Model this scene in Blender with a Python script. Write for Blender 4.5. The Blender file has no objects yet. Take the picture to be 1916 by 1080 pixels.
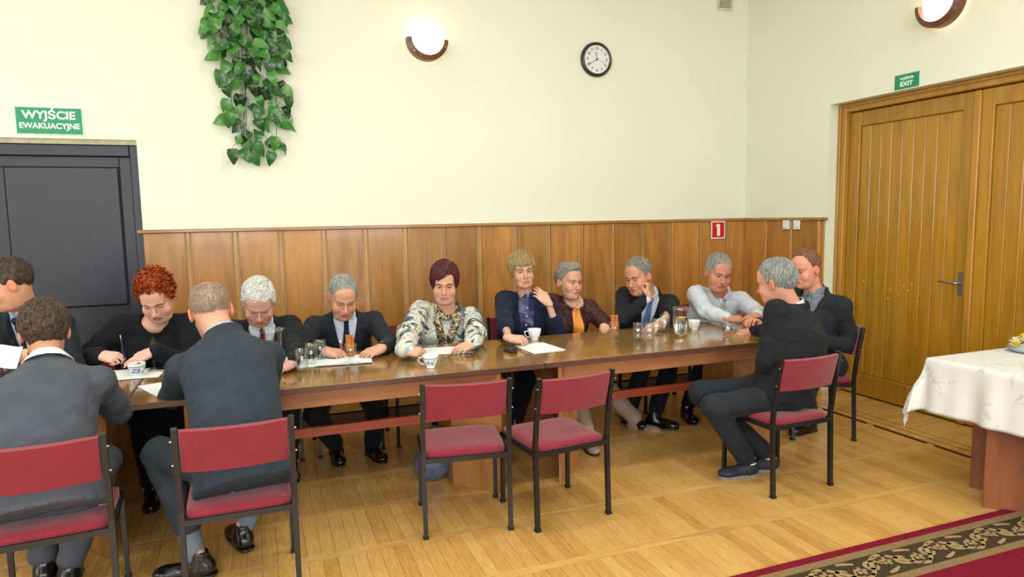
import bpy, bmesh, math, random
import numpy as np
from mathutils import Vector, Matrix
random.seed(7); RNG=np.random.default_rng(11)
SC=bpy.context.scene; COL=SC.collection
R_=math.radians

# ---------------------------------------------------------------- camera, world, light, exposure
def setup_camera():
    cd=bpy.data.cameras.new('camera'); co=bpy.data.objects.new('camera',cd); COL.objects.link(co)
    yaw,pit,rol=.36,-.105,-.017
    cy,sy=math.cos(yaw),math.sin(yaw)
    f=Vector((sy*math.cos(pit),cy*math.cos(pit),math.sin(pit))); r=Vector((cy,-sy,0)); u=r.cross(f)
    c,s=math.cos(rol),math.sin(rol); r2=c*r+s*u; u2=-s*r+c*u
    m=Matrix((( r2.x,u2.x,-f.x,0),(r2.y,u2.y,-f.y,-5.543),(r2.z,u2.z,-f.z,1.562),(0,0,0,1)))
    co.matrix_world=m; cd.sensor_width=36; cd.lens=1263/1916*36; cd.clip_start=.05; cd.clip_end=100
    SC.camera=co
setup_camera()
SC.view_settings.view_transform='Standard'; SC.view_settings.look='None'
SC.view_settings.gamma=1; SC.view_settings.use_curve_mapping=False
SC.view_settings.exposure=-0.50
SC.cycles.transparent_max_bounces=32
w=bpy.data.worlds.new('world'); SC.world=w; w.use_nodes=True
w.node_tree.nodes['Background'].inputs[0].default_value=(.80,.90,1,1)
w.node_tree.nodes['Background'].inputs[1].default_value=1.0
def area(name,loc,rot,sx,sy,power,col):
    l=bpy.data.lights.new(name,'AREA'); l.shape='RECTANGLE'; l.size=sx; l.size_y=sy; l.energy=power; l.color=col
    o=bpy.data.objects.new(name,l); COL.objects.link(o); o.location=loc; o.rotation_euler=rot
    return o
# daylight entering through the windows of the wall behind the camera and of the left wall
for i,x in enumerate((-3.2,-.6,2.0)):
    area('window_daylight',(x,-8.05,2.05),(R_(90),0,0),1.7,1.7,128,(.93,.97,1))
for i,y in enumerate((-6.4,-3.4)):
    area('window_daylight',(-4.95,y,2.05),(R_(90),0,R_(-90)),1.7,1.7,55,(.93,.97,1))
# unseen overhead area lights in the hall, without modelled fittings
for x,y in ((-2.2,-5.2),(1.2,-5.2),(-2.2,-2.3),(1.2,-2.6),(3.4,-4.4)):
    area('unseen_overhead_light',(x,y,3.86),(0,0,0),1.3,.3,50,(.97,1,.93))

# ---------------------------------------------------------------- materials
MATS={}
class NT:
    def __init__(s,name,rough=.5,spec=.5):
        s.m=bpy.data.materials.new(name); s.m.use_nodes=True; s.t=s.m.node_tree; s.n=s.t.nodes
        s.b=s.n['Principled BSDF']; s.b.inputs['Roughness'].default_value=rough
        s.b.inputs['Specular IOR Level'].default_value=spec; MATS[name]=s.m
    def node(s,t,**k):
        q=s.n.new(t)
        for a,v in k.items():
            if a in q.inputs: q.inputs[a].default_value=v
            else: setattr(q,a,v)
        return q
    def link(s,a,b): s.t.links.new(a,b)
    def coord(s,kind='Object',scale=(1,1,1),rot=(0,0,0)):
        if kind=='World':
            g=s.node('ShaderNodeNewGeometry'); src=g.outputs['Position']
        else:
            g=s.node('ShaderNodeTexCoord'); src=g.outputs[kind]
        mp=s.node('ShaderNodeMapping'); mp.inputs['Scale'].default_value=scale; mp.inputs['Rotation'].default_value=rot
        s.link(src,mp.inputs['Vector']); return mp.outputs['Vector']
    def noise(s,vec,scale=5,detail=3,rough=.5,dist=0):
        q=s.node('ShaderNodeTexNoise'); q.inputs['Scale'].default_value=scale; q.inputs['Detail'].default_value=detail
        q.inputs['Roughness'].default_value=rough; q.inputs['Distortion'].default_value=dist
        s.link(vec,q.inputs['Vector']); return q.outputs['Fac']
    def ramp(s,fac,stops,interp='LINEAR'):
        q=s.node('ShaderNodeValToRGB'); q.color_ramp.interpolation=interp
        e=q.color_ramp.elements
        while len(e)<len(stops): e.new(.5)
        for i,(p,c) in enumerate(stops): e[i].position=p; e[i].color=(*lin(c),1)
        s.link(fac,q.inputs['Fac']); return q.outputs['Color']
    def mix(s,fac,a,b,mode='MIX'):
        q=s.node('ShaderNodeMix',data_type='RGBA',blend_type=mode)
        for sock,v in ((q.inputs[0],fac),(q.inputs[6],a),(q.inputs[7],b)):
            if hasattr(v,'links'): s.link(v,sock)
            elif isinstance(v,(int,float)): sock.default_value=v
            else: sock.default_value=(*lin(v),1)
        return q.outputs[2]
    def bump(s,h,strength=.2,dist=.01):
        q=s.node('ShaderNodeBump'); q.inputs['Strength'].default_value=strength; q.inputs['Distance'].default_value=dist
        s.link(h,q.inputs['Height']); s.link(q.outputs['Normal'],s.b.inputs['Normal'])
    def color(s,c):
        if hasattr(c,'links'): s.link(c,s.b.inputs['Base Color'])
        else: s.b.inputs['Base Color'].default_value=(*lin(c),1)
def lin(c):
    # colours are written as 0..255 sRGB triples
    return tuple(((v/255)/12.92 if v/255<=.04045 else ((v/255+.055)/1.055)**2.4) for v in c[:3])
def plain(name,c,rough=.5,spec=.5,metal=0,var=0.08,scale=30,bump=0):
    t=NT(name,rough,spec); t.b.inputs['Metallic'].default_value=metal
    v=t.coord('Object'); n=t.noise(v,scale,3)
    t.color(t.ramp(n,[(.3,tuple(x*(1-var) for x in c)),(.7,tuple(min(255,x*(1+var)) for x in c))]))
    if bump: t.bump(n,bump,.003)
    return t.m
def fabric(name,c,rough=.9,var=.10,weave=900,sheen=.03):
    t=NT(name,rough,.2); v=t.coord('Object'); n=t.noise(v,9,4); n2=t.noise(v,weave,1)
    base=t.ramp(n,[(.3,tuple(x*(1-var) for x in c)),(.7,tuple(min(255,x*(1+var)) for x in c))])
    t.color(t.mix(.25,base,t.ramp(n2,[(.35,tuple(x*.6 for x in c)),(.65,tuple(min(255,x*1.35+6) for x in c))])))
    t.b.inputs['Sheen Weight'].default_value=sheen; t.bump(n2,.25,.002); return t.m
def wood(name,dark,light,scale=(1,1,1),rough=.35,gs=14,spec=.5,kind='Object',coat=0,rings=True,var=None):
    t=NT(name,rough,spec); v=t.coord(kind,scale)
    if kind=='Object':
        oi=t.node('ShaderNodeObjectInfo'); ad=t.node('ShaderNodeVectorMath',operation='ADD')
        ml=t.node('ShaderNodeVectorMath',operation='SCALE'); ml.inputs[3].default_value=37
        cb=t.node('ShaderNodeCombineXYZ')
        for i in range(3): t.link(oi.outputs['Random'],cb.inputs[i])
        t.link(cb.outputs[0],ml.inputs[0]); t.link(v,ad.inputs[0]); t.link(ml.outputs[0],ad.inputs[1]); v=ad.outputs[0]
    n=t.noise(v,gs,6,.6,1.2); n2=t.noise(v,gs*.22,2,.5,2)
    c=t.ramp(n,[(.25,dark),(.75,light)])
    mid=tuple((a+b)/2 for a,b in zip(dark,light))
    c=t.mix(.45,c,t.ramp(n2,[(.35,tuple(x*.9 for x in dark)),(.5,mid),(.65,light)]))
    if var:
        oi=t.node('ShaderNodeObjectInfo')
        rp=t.ramp(oi.outputs['Random'],[(0,(255*(1-var),)*3),(1,(255,)*3)])
        c=t.mix(1,c,rp,'MULTIPLY')
    t.color(c)
    if coat: t.b.inputs['Coat Weight'].default_value=coat; t.b.inputs['Coat Roughness'].default_value=.08
    t.bump(n,.05,.002); return t.m
def glass(name,c=(250,255,252)):
    t=NT(name,.01,.5); t.color(c); t.b.inputs['Transmission Weight'].default_value=1; t.b.inputs['IOR'].default_value=1.45; return t.m
def attr_mat(name,rough=.5,spec=.4,bump=0,bscale=60,sub=0,stretch=(1,1,1)):
    t=NT(name,rough,spec); a=t.node('ShaderNodeAttribute'); a.attribute_name='Col'
    t.link(a.outputs['Color'],t.b.inputs['Base Color'])
    if sub: t.b.inputs['Subsurface Weight'].default_value=sub; t.b.inputs['Subsurface Radius'].default_value=(.012,.005,.003); t.b.inputs['Subsurface Scale'].default_value=.6
    if bump: t.bump(t.noise(t.coord('Object',stretch),bscale,3),bump,.003)
    return t.m

# ---------------------------------------------------------------- mesh builders
def props(o,label=None,cat=None,group=None,kind=None):
    if label: o['label']=label
    if cat: o['category']=cat
    if group: o['group']=group
    if kind: o['kind']=kind
    return o
def link(name,data,parent=None,loc=None,rot=None):
    o=bpy.data.objects.new(name,data); COL.objects.link(o)
    if parent is not None: o.parent=parent
    if loc is not None: o.location=loc
    if rot is not None: o.rotation_euler=rot
    return o
def thing(name,label,cat,loc=(0,0,0),rz=0,group=None):
    return props(link(name,None,None,loc,(0,0,rz)),label,cat,group)
def raw_mesh(name,V,F,mats,smooth=False,fm=None,col=None):
    me=bpy.data.meshes.new(name)
    V=np.asarray(V,dtype=np.float32)
    if isinstance(F,np.ndarray):
        n=len(F); k=F.shape[1]
        me.vertices.add(len(V)); me.vertices.foreach_set('co',V.ravel())
        me.loops.add(n*k); me.loops.foreach_set('vertex_index',F.astype(np.int32).ravel())
        me.polygons.add(n); me.polygons.foreach_set('loop_start',np.arange(0,n*k,k,dtype=np.int32))
        me.polygons.foreach_set('loop_total',np.full(n,k,dtype=np.int32))
        me.update(calc_edges=True)
    else:
        me.from_pydata([tuple(v) for v in V.tolist()],[],F)
    for m in (mats if isinstance(mats,(list,tuple)) else [mats]): me.materials.append(m)
    if smooth: me.polygons.foreach_set('use_smooth',[True]*len(me.polygons))
    if fm is not None: me.polygons.foreach_set('material_index',np.asarray(fm,dtype=np.int32))
    if col is not None:
        at=me.color_attributes.new('Col','FLOAT_COLOR','POINT')
        c4=np.ones((len(V),4),dtype=np.float32); c4[:,:3]=col; at.data.foreach_set('color',c4.ravel())
    me.validate(clean_customdata=False); return me
class MB:
    def __init__(s): s.v=[]; s.f=[]
    def add(s,V,F):
        o=len(s.v); s.v+= [tuple(p) for p in V]; s.f+=[tuple(i+o for i in f) for f in F]; return s
    def box(s,c,d,rz=0,rot=None):
        hx,hy,hz=d[0]/2,d[1]/2,d[2]/2
        P=[Vector((x*hx,y*hy,z*hz)) for z in (-1,1) for y in (-1,1) for x in (-1,1)]
        M=rot if rot is not None else Matrix.Rotation(rz,3,'Z')
        P=[M@p+Vector(c) for p in P]
        return s.add(P,[(0,2,3,1),(4,5,7,6),(0,1,5,4),(2,6,7,3),(0,4,6,2),(1,3,7,5)])
    def span(s,x0,x1,y0,y1,z0,z1): return s.box(((x0+x1)/2,(y0+y1)/2,(z0+z1)/2),(abs(x1-x0),abs(y1-y0),abs(z1-z0)))
    def tube(s,pts,rad,n=8,caps=True,sq=False):
        pts=[Vector(p) for p in pts]; m=len(pts)
        rad=rad if isinstance(rad,(list,tuple)) else [rad]*m
        up=None; V=[];F=[]
        for i,p in enumerate(pts):
            d=(pts[min(i+1,m-1)]-pts[max(i-1,0)]).normalized()
            if up is None:
                up=Vector((0,1,0)) if abs(d.z)>.9 else Vector((0,0,1))
            a=d.cross(up).normalized(); up=a.cross(d).normalized()
            for j in range(n):
                t=2*math.pi*(j+(.5 if sq else 0))/n; V.append(p+(a*math.cos(t)+up*math.sin(t))*rad[i])
        for i in range(m-1):
            for j in range(n): F.append((i*n+j,i*n+(j+1)%n,(i+1)*n+(j+1)%n,(i+1)*n+j))
        if caps: F.append(tuple(range(n-1,-1,-1))); F.append(tuple(range((m-1)*n,m*n)))
        return s.add(V,F)
    def lathe(s,prof,n=24,c=(0,0,0),M=None):
        V=[];F=[];m=len(prof)
        for r,z in prof:
            for j in range(n):
                t=2*math.pi*j/n; p=Vector((r*math.cos(t),r*math.sin(t),z))
                if M is not None: p=M@p
                V.append(p+Vector(c))
        for i in range(m-1):
            for j in range(n): F.append((i*n+j,i*n+(j+1)%n,(i+1)*n+(j+1)%n,(i+1)*n+j))
        if prof[0][0]>1e-6: pass
        return s.add(V,F)
    def grid(s,fn,nu,nv):
        V=[fn(i/nu,j/nv) for j in range(nv+1) for i in range(nu+1)]
        F=[(j*(nu+1)+i,j*(nu+1)+i+1,(j+1)*(nu+1)+i+1,(j+1)*(nu+1)+i) for j in range(nv) for i in range(nu)]
        return s.add(V,F)
    def slab(s,fn,nu,nv,th):
        # fn(u,v)->(point,normal); closed slab of thickness th
        A=[fn(i/nu,j/nv) for j in range(nv+1) for i in range(nu+1)]
        n=len(A); V=[Vector(p)+Vector(q)*th/2 for p,q in A]+[Vector(p)-Vector(q)*th/2 for p,q in A]; W=nu+1
        F=[]
        for j in range(nv):
            for i in range(nu):
                a=j*W+i; F.append((a,a+1,a+1+W,a+W)); F.append((n+a,n+a+W,n+a+1+W,n+a+1))
        for i in range(nu):
            F.append((i,n+i,n+i+1,i+1)); b=nv*W+i; F.append((b,b+1,n+b+1,n+b))
        for j in range(nv):
            a=j*W; F.append((a,a+W,n+a+W,n+a)); b=a+nu; F.append((b,n+b,n+b+W,b+W))
        return s.add(V,F)
    def mesh(s,name,mat,smooth=False,bevel=0,seg=1,weld=False):
        me=bpy.data.meshes.new(name); me.from_pydata([tuple(p) for p in s.v],[],s.f)
        bm=bmesh.new(); bm.from_mesh(me)
        if weld: bmesh.ops.remove_doubles(bm,verts=bm.verts,dist=1e-5)
        if bevel: bmesh.ops.bevel(bm,geom=list(bm.edges),offset=bevel,segments=seg,affect='EDGES',profile=.5)
        bmesh.ops.recalc_face_normals(bm,faces=bm.faces)
        bm.to_mesh(me); bm.free()
        me.materials.append(mat)
        if smooth: me.polygons.foreach_set('use_smooth',[True]*len(me.polygons))
        return me
    def obj(s,name,mat,parent=None,smooth=False,bevel=0,seg=1,weld=False,loc=None,rot=None):
        return link(name,s.mesh(name,mat,smooth,bevel,seg,weld),parent,loc,rot)
def angle_smooth(o,deg=40):
    me=o.data; me.polygons.foreach_set('use_smooth',[True]*len(me.polygons))
    try: me.set_sharp_from_angle(angle=R_(deg))
    except Exception: pass
    return o
def text_mesh(s,size,mat,depth=.0008,bold=0,align='CENTER',space=1.0):
    cu=bpy.data.curves.new('lettering','FONT'); cu.body=s; cu.size=size; cu.extrude=depth; cu.offset=bold
    cu.align_x=align; cu.align_y='CENTER'; cu.space_character=space; cu.resolution_u=3
    o=bpy.data.objects.new('lettering',cu); COL.objects.link(o)
    dg=bpy.context.evaluated_depsgraph_get(); me=bpy.data.meshes.new_from_object(o.evaluated_get(dg))
    me.materials.clear(); me.materials.append(mat)
    bpy.data.objects.remove(o); bpy.data.curves.remove(cu); return me
def copy_thing(o,loc,rz,label,group=None):
    r=o.copy(); COL.objects.link(r); r.location=loc; r.rotation_euler=(0,0,rz); r['label']=label
    if group: r['group']=group
    for ch in list(o.children):
        c=ch.copy(); COL.objects.link(c); c.parent=r
        for g in ch.children:
            d=g.copy(); COL.objects.link(d); d.parent=c
    return r

# ================================================================ MATERIALS OF THE ROOM
def mat_wall():
    t=NT('wall_paint',.85,.2); v=t.coord('World'); n=t.noise(v,1.2,3); n2=t.noise(v,60,2)
    t.color(t.ramp(n,[(.3,(228,231,213)),(.7,(232,235,218))])); t.bump(n2,.06,.002); return t.m
WALL=mat_wall()
CEIL=plain('ceiling_paint',(236,234,222),.9,.2)
PANEL=wood('wainscot_veneer',(160,104,44),(202,144,70),(3.2,3.2,.35),rough=.32,gs=7,coat=.25,var=.16)
STILE=wood('wainscot_stile',(158,104,42),(206,148,74),(6,6,.5),rough=.35,gs=8,coat=.2)
RAIL=wood('rail_wood',(140,98,50),(186,140,80),(.6,4,4),rough=.35,gs=8,coat=.2)
DOORWOOD=wood('yellow_door_wood',(164,116,26),(188,138,36),(5,5,.35),rough=.36,gs=9,coat=.25,var=.07)
DOORFRAME=wood('yellow_frame_wood',(160,112,32),(186,136,46),(5,5,.4),rough=.36,gs=9,coat=.25)
DARKDOOR=plain('dark_door_paint',(37,39,53),.42,.5,var=.05,scale=12)
SKIRT=wood('skirting_wood',(150,100,46),(190,140,74),(.6,4,4),rough=.35,gs=8)
BLACKPAINT=plain('black_enamel',(26,24,26),.33,.5)
STEEL=plain('brushed_steel',(165,168,174),.3,.5,metal=1)
WHITEPLASTIC=plain('white_plastic',(226,228,226),.35,.5,var=.02)
def mat_floor(name):
    t=NT(name,.27,.5); g=t.node('ShaderNodeNewGeometry')
    sx=t.node('ShaderNodeSeparateXYZ'); t.link(g.outputs['Position'],sx.inputs[0])
    def cell(sock,off,size):
        a=t.node('ShaderNodeMath',operation='SUBTRACT'); t.link(sock,a.inputs[0]); a.inputs[1].default_value=off
        d=t.node('ShaderNodeMath',operation='DIVIDE'); t.link(a.outputs[0],d.inputs[0]); d.inputs[1].default_value=size
        f=t.node('ShaderNodeMath',operation='FLOOR'); t.link(d.outputs[0],f.inputs[0]); return f.outputs[0]
    cb=t.node('ShaderNodeCombineXYZ'); t.link(cell(sx.outputs[0],FX0,BW),cb.inputs[0]); t.link(cell(sx.outputs[1],FY0,ROW),cb.inputs[1])
    wn=t.node('ShaderNodeTexWhiteNoise'); t.link(cb.outputs[0],wn.inputs['Vector'])
    base=t.ramp(wn.outputs['Value'],[(0,(170,120,56)),(.3,(194,146,76)),(.7,(206,160,90)),(1,(206,168,98))])
    v=t.coord('World',(22,2.2,1)); gr=t.noise(v,4,6,.6,.6)
    c=t.mix(.5,base,t.ramp(gr,[(.3,(176,128,64)),(.7,(218,178,108))]))
    t.color(c); t.b.inputs['Coat Weight'].default_value=.35; t.b.inputs['Coat Roughness'].default_value=.14
    t.bump(gr,.04,.002); return t.m
BW=.0655; ROW=.478; FX0=-3.0; FY0=-1.912-ROW*8
FLOORW=mat_floor('parquet_oak')
STRIPW=wood('parquet_strip',(180,136,70),(218,178,108),(1.2,9,1),rough=.27,gs=5,coat=.35,kind='World')
INLAY=wood('dark_inlay',(84,50,24),(120,76,38),(9,1.2,1),rough=.3,gs=5,kind='World')
GAPM=plain('floor_bed',(60,38,18),.8)

XR=4.589; RZ=1.517
def st(name,mb,mat,parent=None,**k):
    o=mb.obj(name,mat,parent,**k)
    if parent is None: o['kind']='structure'
    return o
# ---------------------------------------------------------------- shell
DX0,DX1,DH=-1.98,-.766,2.157         # dark door opening in the back wall
m=MB(); m.span(-5.1,DX0,0,.3,0,3.9); m.span(DX0,DX1,0,.3,DH,3.9); m.span(DX1,XR+.3,0,.3,0,3.9)
wb=st('wall_back',m,WALL)
EY0,EY1,EH=-1.046,-3.42,2.461        # yellow door opening in the right wall
m=MB(); m.span(XR,XR+.3,EY0,0,0,3.9); m.span(XR,XR+.3,EY1,EY0,EH,3.9); m.span(XR,XR+.3,-8.2,EY1,0,3.9)
wr=st('wall_right',m,WALL)
# left wall and the wall behind the camera, with window openings
def holed(name,axis,at,a0,a1,holes,th):
    m=MB(); cur=a0
    def sp(p,q,z0,z1):
        if q-p<1e-4: return
        if axis=='x': m.span(p,q,at,at+th,z0,z1)
        else: m.span(at,at+th,p,q,z0,z1)
    for h0,h1 in holes:
        sp(cur,h0,0,3.9); sp(h0,h1,0,1.15); sp(h0,h1,2.95,3.9); cur=h1
    sp(cur,a1,0,3.9); return st(name,m,WALL)
wf=holed('wall_front','x',-8.2,-5.1,XR+.3,[(-4.1,-2.3),(-1.5,.3),(1.1,2.9)],-.25)
wl=holed('wall_left','y',-5.1,-8.2,0,[(-7.3,-5.5),(-4.3,-2.5)],-.25)
m=MB(); m.span(-5.1,XR+.3,-8.2,.3,3.9,4.0); st('ceiling',m,CEIL)
wi=0
for (a,b) in ((-4.1,-2.3),(-1.5,.3),(1.1,2.9)):
    wi+=1; m=MB()
    for x in (a+.04,(a+b)/2,b-.04): m.span(x-.04,x+.04,-8.36,-8.30,1.15,2.95)
    for z in (1.19,2.4,2.91): m.span(a,b,-8.355,-8.305,z-.04,z+.04)
    st('window_%d'%wi,m,WHITEPLASTIC)
for (a,b) in ((-7.3,-5.5),(-4.3,-2.5)):
    wi+=1; m=MB()
    for x in (a+.04,(a+b)/2,b-.04): m.span(-5.26,-5.20,x-.04,x+.04,1.15,2.95)
    for z in (1.19,2.4,2.91): m.span(-5.255,-5.205,a,b,z-.04,z+.04)
    st('window_%d'%wi,m,WHITEPLASTIC)
# ---------------------------------------------------------------- wainscot: one object per panel and per stile
def cutbox(name,mat,d,bev=.003):
    return MB().box((0,0,0),d).mesh(name,mat,bevel=bev)
SP=.3238
xs=[-.472+SP*i for i in range(16)]
zb,zt=.10,RZ-.026
pm=cutbox('panel',PANEL,(SP-.04,.012,zt-zb)); sm_=cutbox('stile',STILE,(.026,.022,zt-zb),.004)
gm=cutbox('stile_edge',STILE,(.005,.017,zt-zb),.0015)
edges=[DX1]+xs+[XR]
for i in range(len(edges)-1):
    a,b=edges[i],edges[i+1]
    if i in (0,len(edges)-2):
        me=cutbox('panel',PANEL,(b-a-.02,.012,zt-zb))
    else: me=pm
    link('panel',me,wb,((a+b)/2+(-.01 if i==0 else (.01 if i==len(edges)-2 else 0)),-.006,(zb+zt)/2))
for x in xs:
    link('stile',sm_,wb,(x,-.011,(zb+zt)/2))
pmr=cutbox('panel',PANEL,(.012,SP-.04,zt-zb)); smr=cutbox('stile',STILE,(.022,.026,zt-zb),.004)
ys=[-.33,-.655,-.98]; ed=[0]+ys+[EY0]
for i in range(4):
    a,b=ed[i],ed[i+1]; me=pmr if i<3 else cutbox('panel',PANEL,(.012,a-b-.02,zt-zb))
    link('panel',me,wr,(XR-.006,(a+b)/2,(zb+zt)/2))
for y in ys: link('stile',smr,wr,(XR-.011,y,(zb+zt)/2))
m=MB(); m.span(DX1-.035,XR-.03,-.034,.0,RZ-.026,RZ); st('trim_1',m,RAIL,bevel=.004)
m=MB(); m.span(XR-.034,XR,EY0-.02,-.0,RZ-.026,RZ); st('trim_2',m,RAIL,bevel=.004)
m=MB(); m.span(DX1,XR-.02,-.024,0,0,.10); st('baseboard_back',m,SKIRT,bevel=.004)
m=MB(); m.span(XR-.024,XR,EY0,-.02,0,.10); st('baseboard_right',m,SKIRT,bevel=.004)
# ---------------------------------------------------------------- dark double door, left
m=MB(); m.span(DX0,DX0+.07,.03,.16,0,DH-.035); m.span(DX1-.055,DX1,.03,.16,0,DH-.035); m.span(DX0+.07,DX1-.055,.03,.16,DH-.115,DH-.035)
d1=st('door_1',m,DARKDOOR,bevel=.006)
m=MB(); m.span(DX0,DX1,.012,.20,DH-.035,DH+.001); m.obj('lintel',plain('lintel_plaster',(172,166,140),.8),d1)
m=MB(); a,b=DX0+.07,DX1-.055
m.span(a,b,.085,.125,.01,DH-.115)
leaf=m.obj('door_leaf',DARKDOOR,d1)
def frame_ring(m,x0,x1,y0,y1,z0,z1,wd):
    m.span(x0,x0+wd,y0,y1,z0,z1); m.span(x1-wd,x1,y0,y1,z0,z1); m.span(x0+wd,x1-wd,y0,y1,z0,z0+wd); m.span(x0+wd,x1-wd,y0,y1,z1-wd,z1)
m=MB(); frame_ring(m,a,b,.066,.085,.01,DH-.115,.075); m.obj('leaf_frame',DARKDOOR,d1,bevel=.004)
m=MB(); m.span(-1.60,-.90,.060,.085,.97,1.972); m.obj('door_panel',DARKDOOR,d1,bevel=.012)
m=MB(); m.span(-1.60,-.90,.060,.085,.14,.82); m.obj('door_panel',DARKDOOR,d1,bevel=.012)
m=MB(); m.span(DX0,DX1,.2,.3,0,DH); m.obj('back_board',DARKDOOR,d1)
m=MB(); m.box((-1.86,.045,1.0),(.03,.012,.16)); m.tube([(-1.86,.04,1.03),(-1.86,.0,1.03),(-1.75,.0,1.03)],.008); m.obj('door_handle',STEEL,d1)
# ---------------------------------------------------------------- yellow plank double door, right
fx=XR+.105
m=MB(); m.span(fx,fx+.08,EY0-.075,EY0,0,EH); m.span(fx,fx+.08,EY1,EY1+.075,0,EH); m.span(fx,fx+.08,EY1+.075,EY0-.075,EH-.07,EH)
d2=st('door_2',m,DOORFRAME,bevel=.006)
m=MB(); m.span(fx-.014,fx,EY0-.03,EY0-.004,0,EH-.004); m.span(fx-.014,fx,EY1,EY0-.03,EH-.03,EH-.004); m.obj('frame_bead',DOORFRAME,d2,bevel=.005)
m=MB(); m.span(fx+.12,fx+.19,EY1,EY0,0,EH); m.obj('back_board',DOORFRAME,d2)
lx=fx+.045
def leaf2(y0,y1,gapside):
    # y0 nearer the back wall (larger y), y1 nearer the camera
    w=.105
    m=MB(); m.span(lx,lx+.045,y1+.003,y1+w,.012,EH-.075); m.span(lx,lx+.045,y0-w,y0-.003,.012,EH-.075)
    m.span(lx,lx+.045,y1+w,y0-w,EH-.195,EH-.075); m.span(lx,lx+.045,y1+w,y0-w,.012,.19)
    lf=m.obj('door_leaf',DOORWOOD,d2,bevel=.004)
    n=9; bw=(y0-y1-2*w)/n
    me=MB().box((0,0,0),(.026,bw-.0015,EH-.195-.19)).mesh('board',DOORWOOD,bevel=.0045)
    for i in range(n): link('board',me,d2,(lx+.030,y1+w+bw*(i+.5),(EH-.195+.19)/2))
    return lf
leaf2(EY0-.075,-2.205,1); leaf2(-2.215,EY1+.075,0)
m=MB(); m.span(lx-.016,lx,-2.235,-2.185,.012,EH-.076); m.obj('meeting_strip',DOORFRAME,d2,bevel=.006)
m=MB(); m.box((lx-.004,-2.15,1.03),(.008,.03,.17)); m.obj('lock_plate',STEEL,d2)
m=MB(); m.tube([(lx,-2.15,1.035),(lx-.045,-2.15,1.035),(lx-.05,-2.14,1.037),(lx-.05,-2.015,1.040)],[.009,.009,.009,.007],8); m.obj('door_handle',STEEL,d2,smooth=True)
# small pale knocks in the varnish of the door, as flat chips
m=MB()
for (yy,zz) in ((-1.30,.98),(-1.42,.985),(-1.56,.93),(-1.68,.97),(-1.72,.94),(-1.75,.99),(-1.54,.86),(-1.80,.86),(-1.64,.90)):
    m.box((lx+.0165,yy,zz),(.002,.012,.012))
m.obj('varnish_chip',plain('bare_wood',(206,170,92),.7),d2)
# ---------------------------------------------------------------- floor: parquet boards
m=MB(); m.span(-5.1,XR+.3,-8.2,.3,-.12,-.012); fl=st('floor',m,GAPM)
FXR=4.17
TH=.012; SW=.05
strips=[]; rows=[]
y=-1.912+ROW*3
while y>-8.2: strips.append(y); y-=ROW
# strip k runs y from strips[k]-SW to strips[k]; boards fill to the next strip
Bm=MB().box((0,0,0),(BW-.0012,ROW-SW-.0016,TH)).mesh('board',FLOORW,bevel=.0005)
cand=[]
cam=(0,-5.543)
for k in range(len(strips)):
    yc=strips[k]-SW-(ROW-SW)/2
    i0=0
    while True:
        xc=FX0+BW*(i0+.5)
        if xc+BW/2>FXR: break
        i0+=1
        if xc<-2.4: continue
        dx,dy=xc-cam[0],yc-cam[1]
        dep=dx*.352+dy*.936; lat=dx*.936-dy*.352
        vis=dep>1.9 and abs(lat)<dep*.80 and yc<-.0
        # boards below the frame are not seen
        cand.append((dep if vis and dep>2.35 else 100+dep,xc,yc))
cand.sort()
for d,xc,yc in cand[:270]: link('board',Bm,fl,(xc,yc,-TH/2))
m=MB()
for d,xc,yc in cand[270:]:
    m.box((xc,yc,-TH/2),(BW-.0012,ROW-SW-.0016,TH))
m.span(-5.1,-2.42,-8.2,.0,-TH,-.001)
o=m.obj('parquet_boards',FLOORW,fl); o['kind']='stuff'
for k,y in enumerate(strips):
    x=FX0+.55*((k*37)%5)/5; 
    if x>-2.4: x-=1.2
    while x<FXR:
        x2=min(x+1.15,FXR)
        if x2>-2.3: MB().span(max(x,-2.4)+.0008,x2-.0008,y-SW+.0008,y-.0008,-TH,0).obj('strip',STRIPW,fl)
        x=x2
# border along the right wall: plain strips with two dark inlays
bx=FXR
for wd,mt in ((.012,INLAY),(.075,STRIPW),(.010,INLAY),(.070,STRIPW),(.008,INLAY),(.244,STRIPW)):
    yy=0
    while yy>-5.2:
        MB().span(bx+.0006,bx+wd-.0006,yy-1.3+.0008,yy-.0008,-TH,0).obj('border_strip',mt,fl); yy-=1.3
    bx+=wd
MB().span(XR,XR+.3,EY1,EY0,-TH,0).obj('threshold',STRIPW,fl)
# ---------------------------------------------------------------- rug
def mat_rug():
    t=NT('rug_pile',.95,.1); v=t.coord('World'); n=t.noise(v,220,2)
    t.color(t.ramp(n,[(.3,(92,14,32)),(.7,(132,26,46))])); t.bump(n,.6,.004); return t.m
def mat_band(name,a,b):
    t=NT(name,.95,.1); v=t.coord('World'); n=t.noise(v,240,2)
    t.color(t.ramp(n,[(.3,a),(.7,b)])); t.bump(n,.6,.004); return t.m
RUG=mat_rug(); TAN=mat_band('rug_tan',(112,88,60),(146,120,86)); DKB=mat_band('rug_dark',(50,42,30),(76,64,44)); SCR=mat_band('rug_scroll',(138,114,78),(172,146,106))
rug=thing('border_rug','crimson rug with a dark scrollwork border lying on the parquet in the foreground','rug',(3.6,-4.6,0))
ry=-3.285; x0,x1=1.0,4.45
def rs(name,ya,yb,mat,z=.010): return MB().span(x0-3.6,x1-3.6,ya+4.6,yb+4.6,0,z).obj(name,mat,rug,bevel=.002)
rs('edge_band',ry-.045,ry,RUG); rs('plain_band',ry-.090,ry-.045,TAN); rs('scroll_ground',ry-.255,ry-.090,DKB); rs('plain_band',ry-.30,ry-.255,TAN); rs('field',ry-2.6,ry-.30,RUG)
m=MB(); yc=ry-.1725
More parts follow.
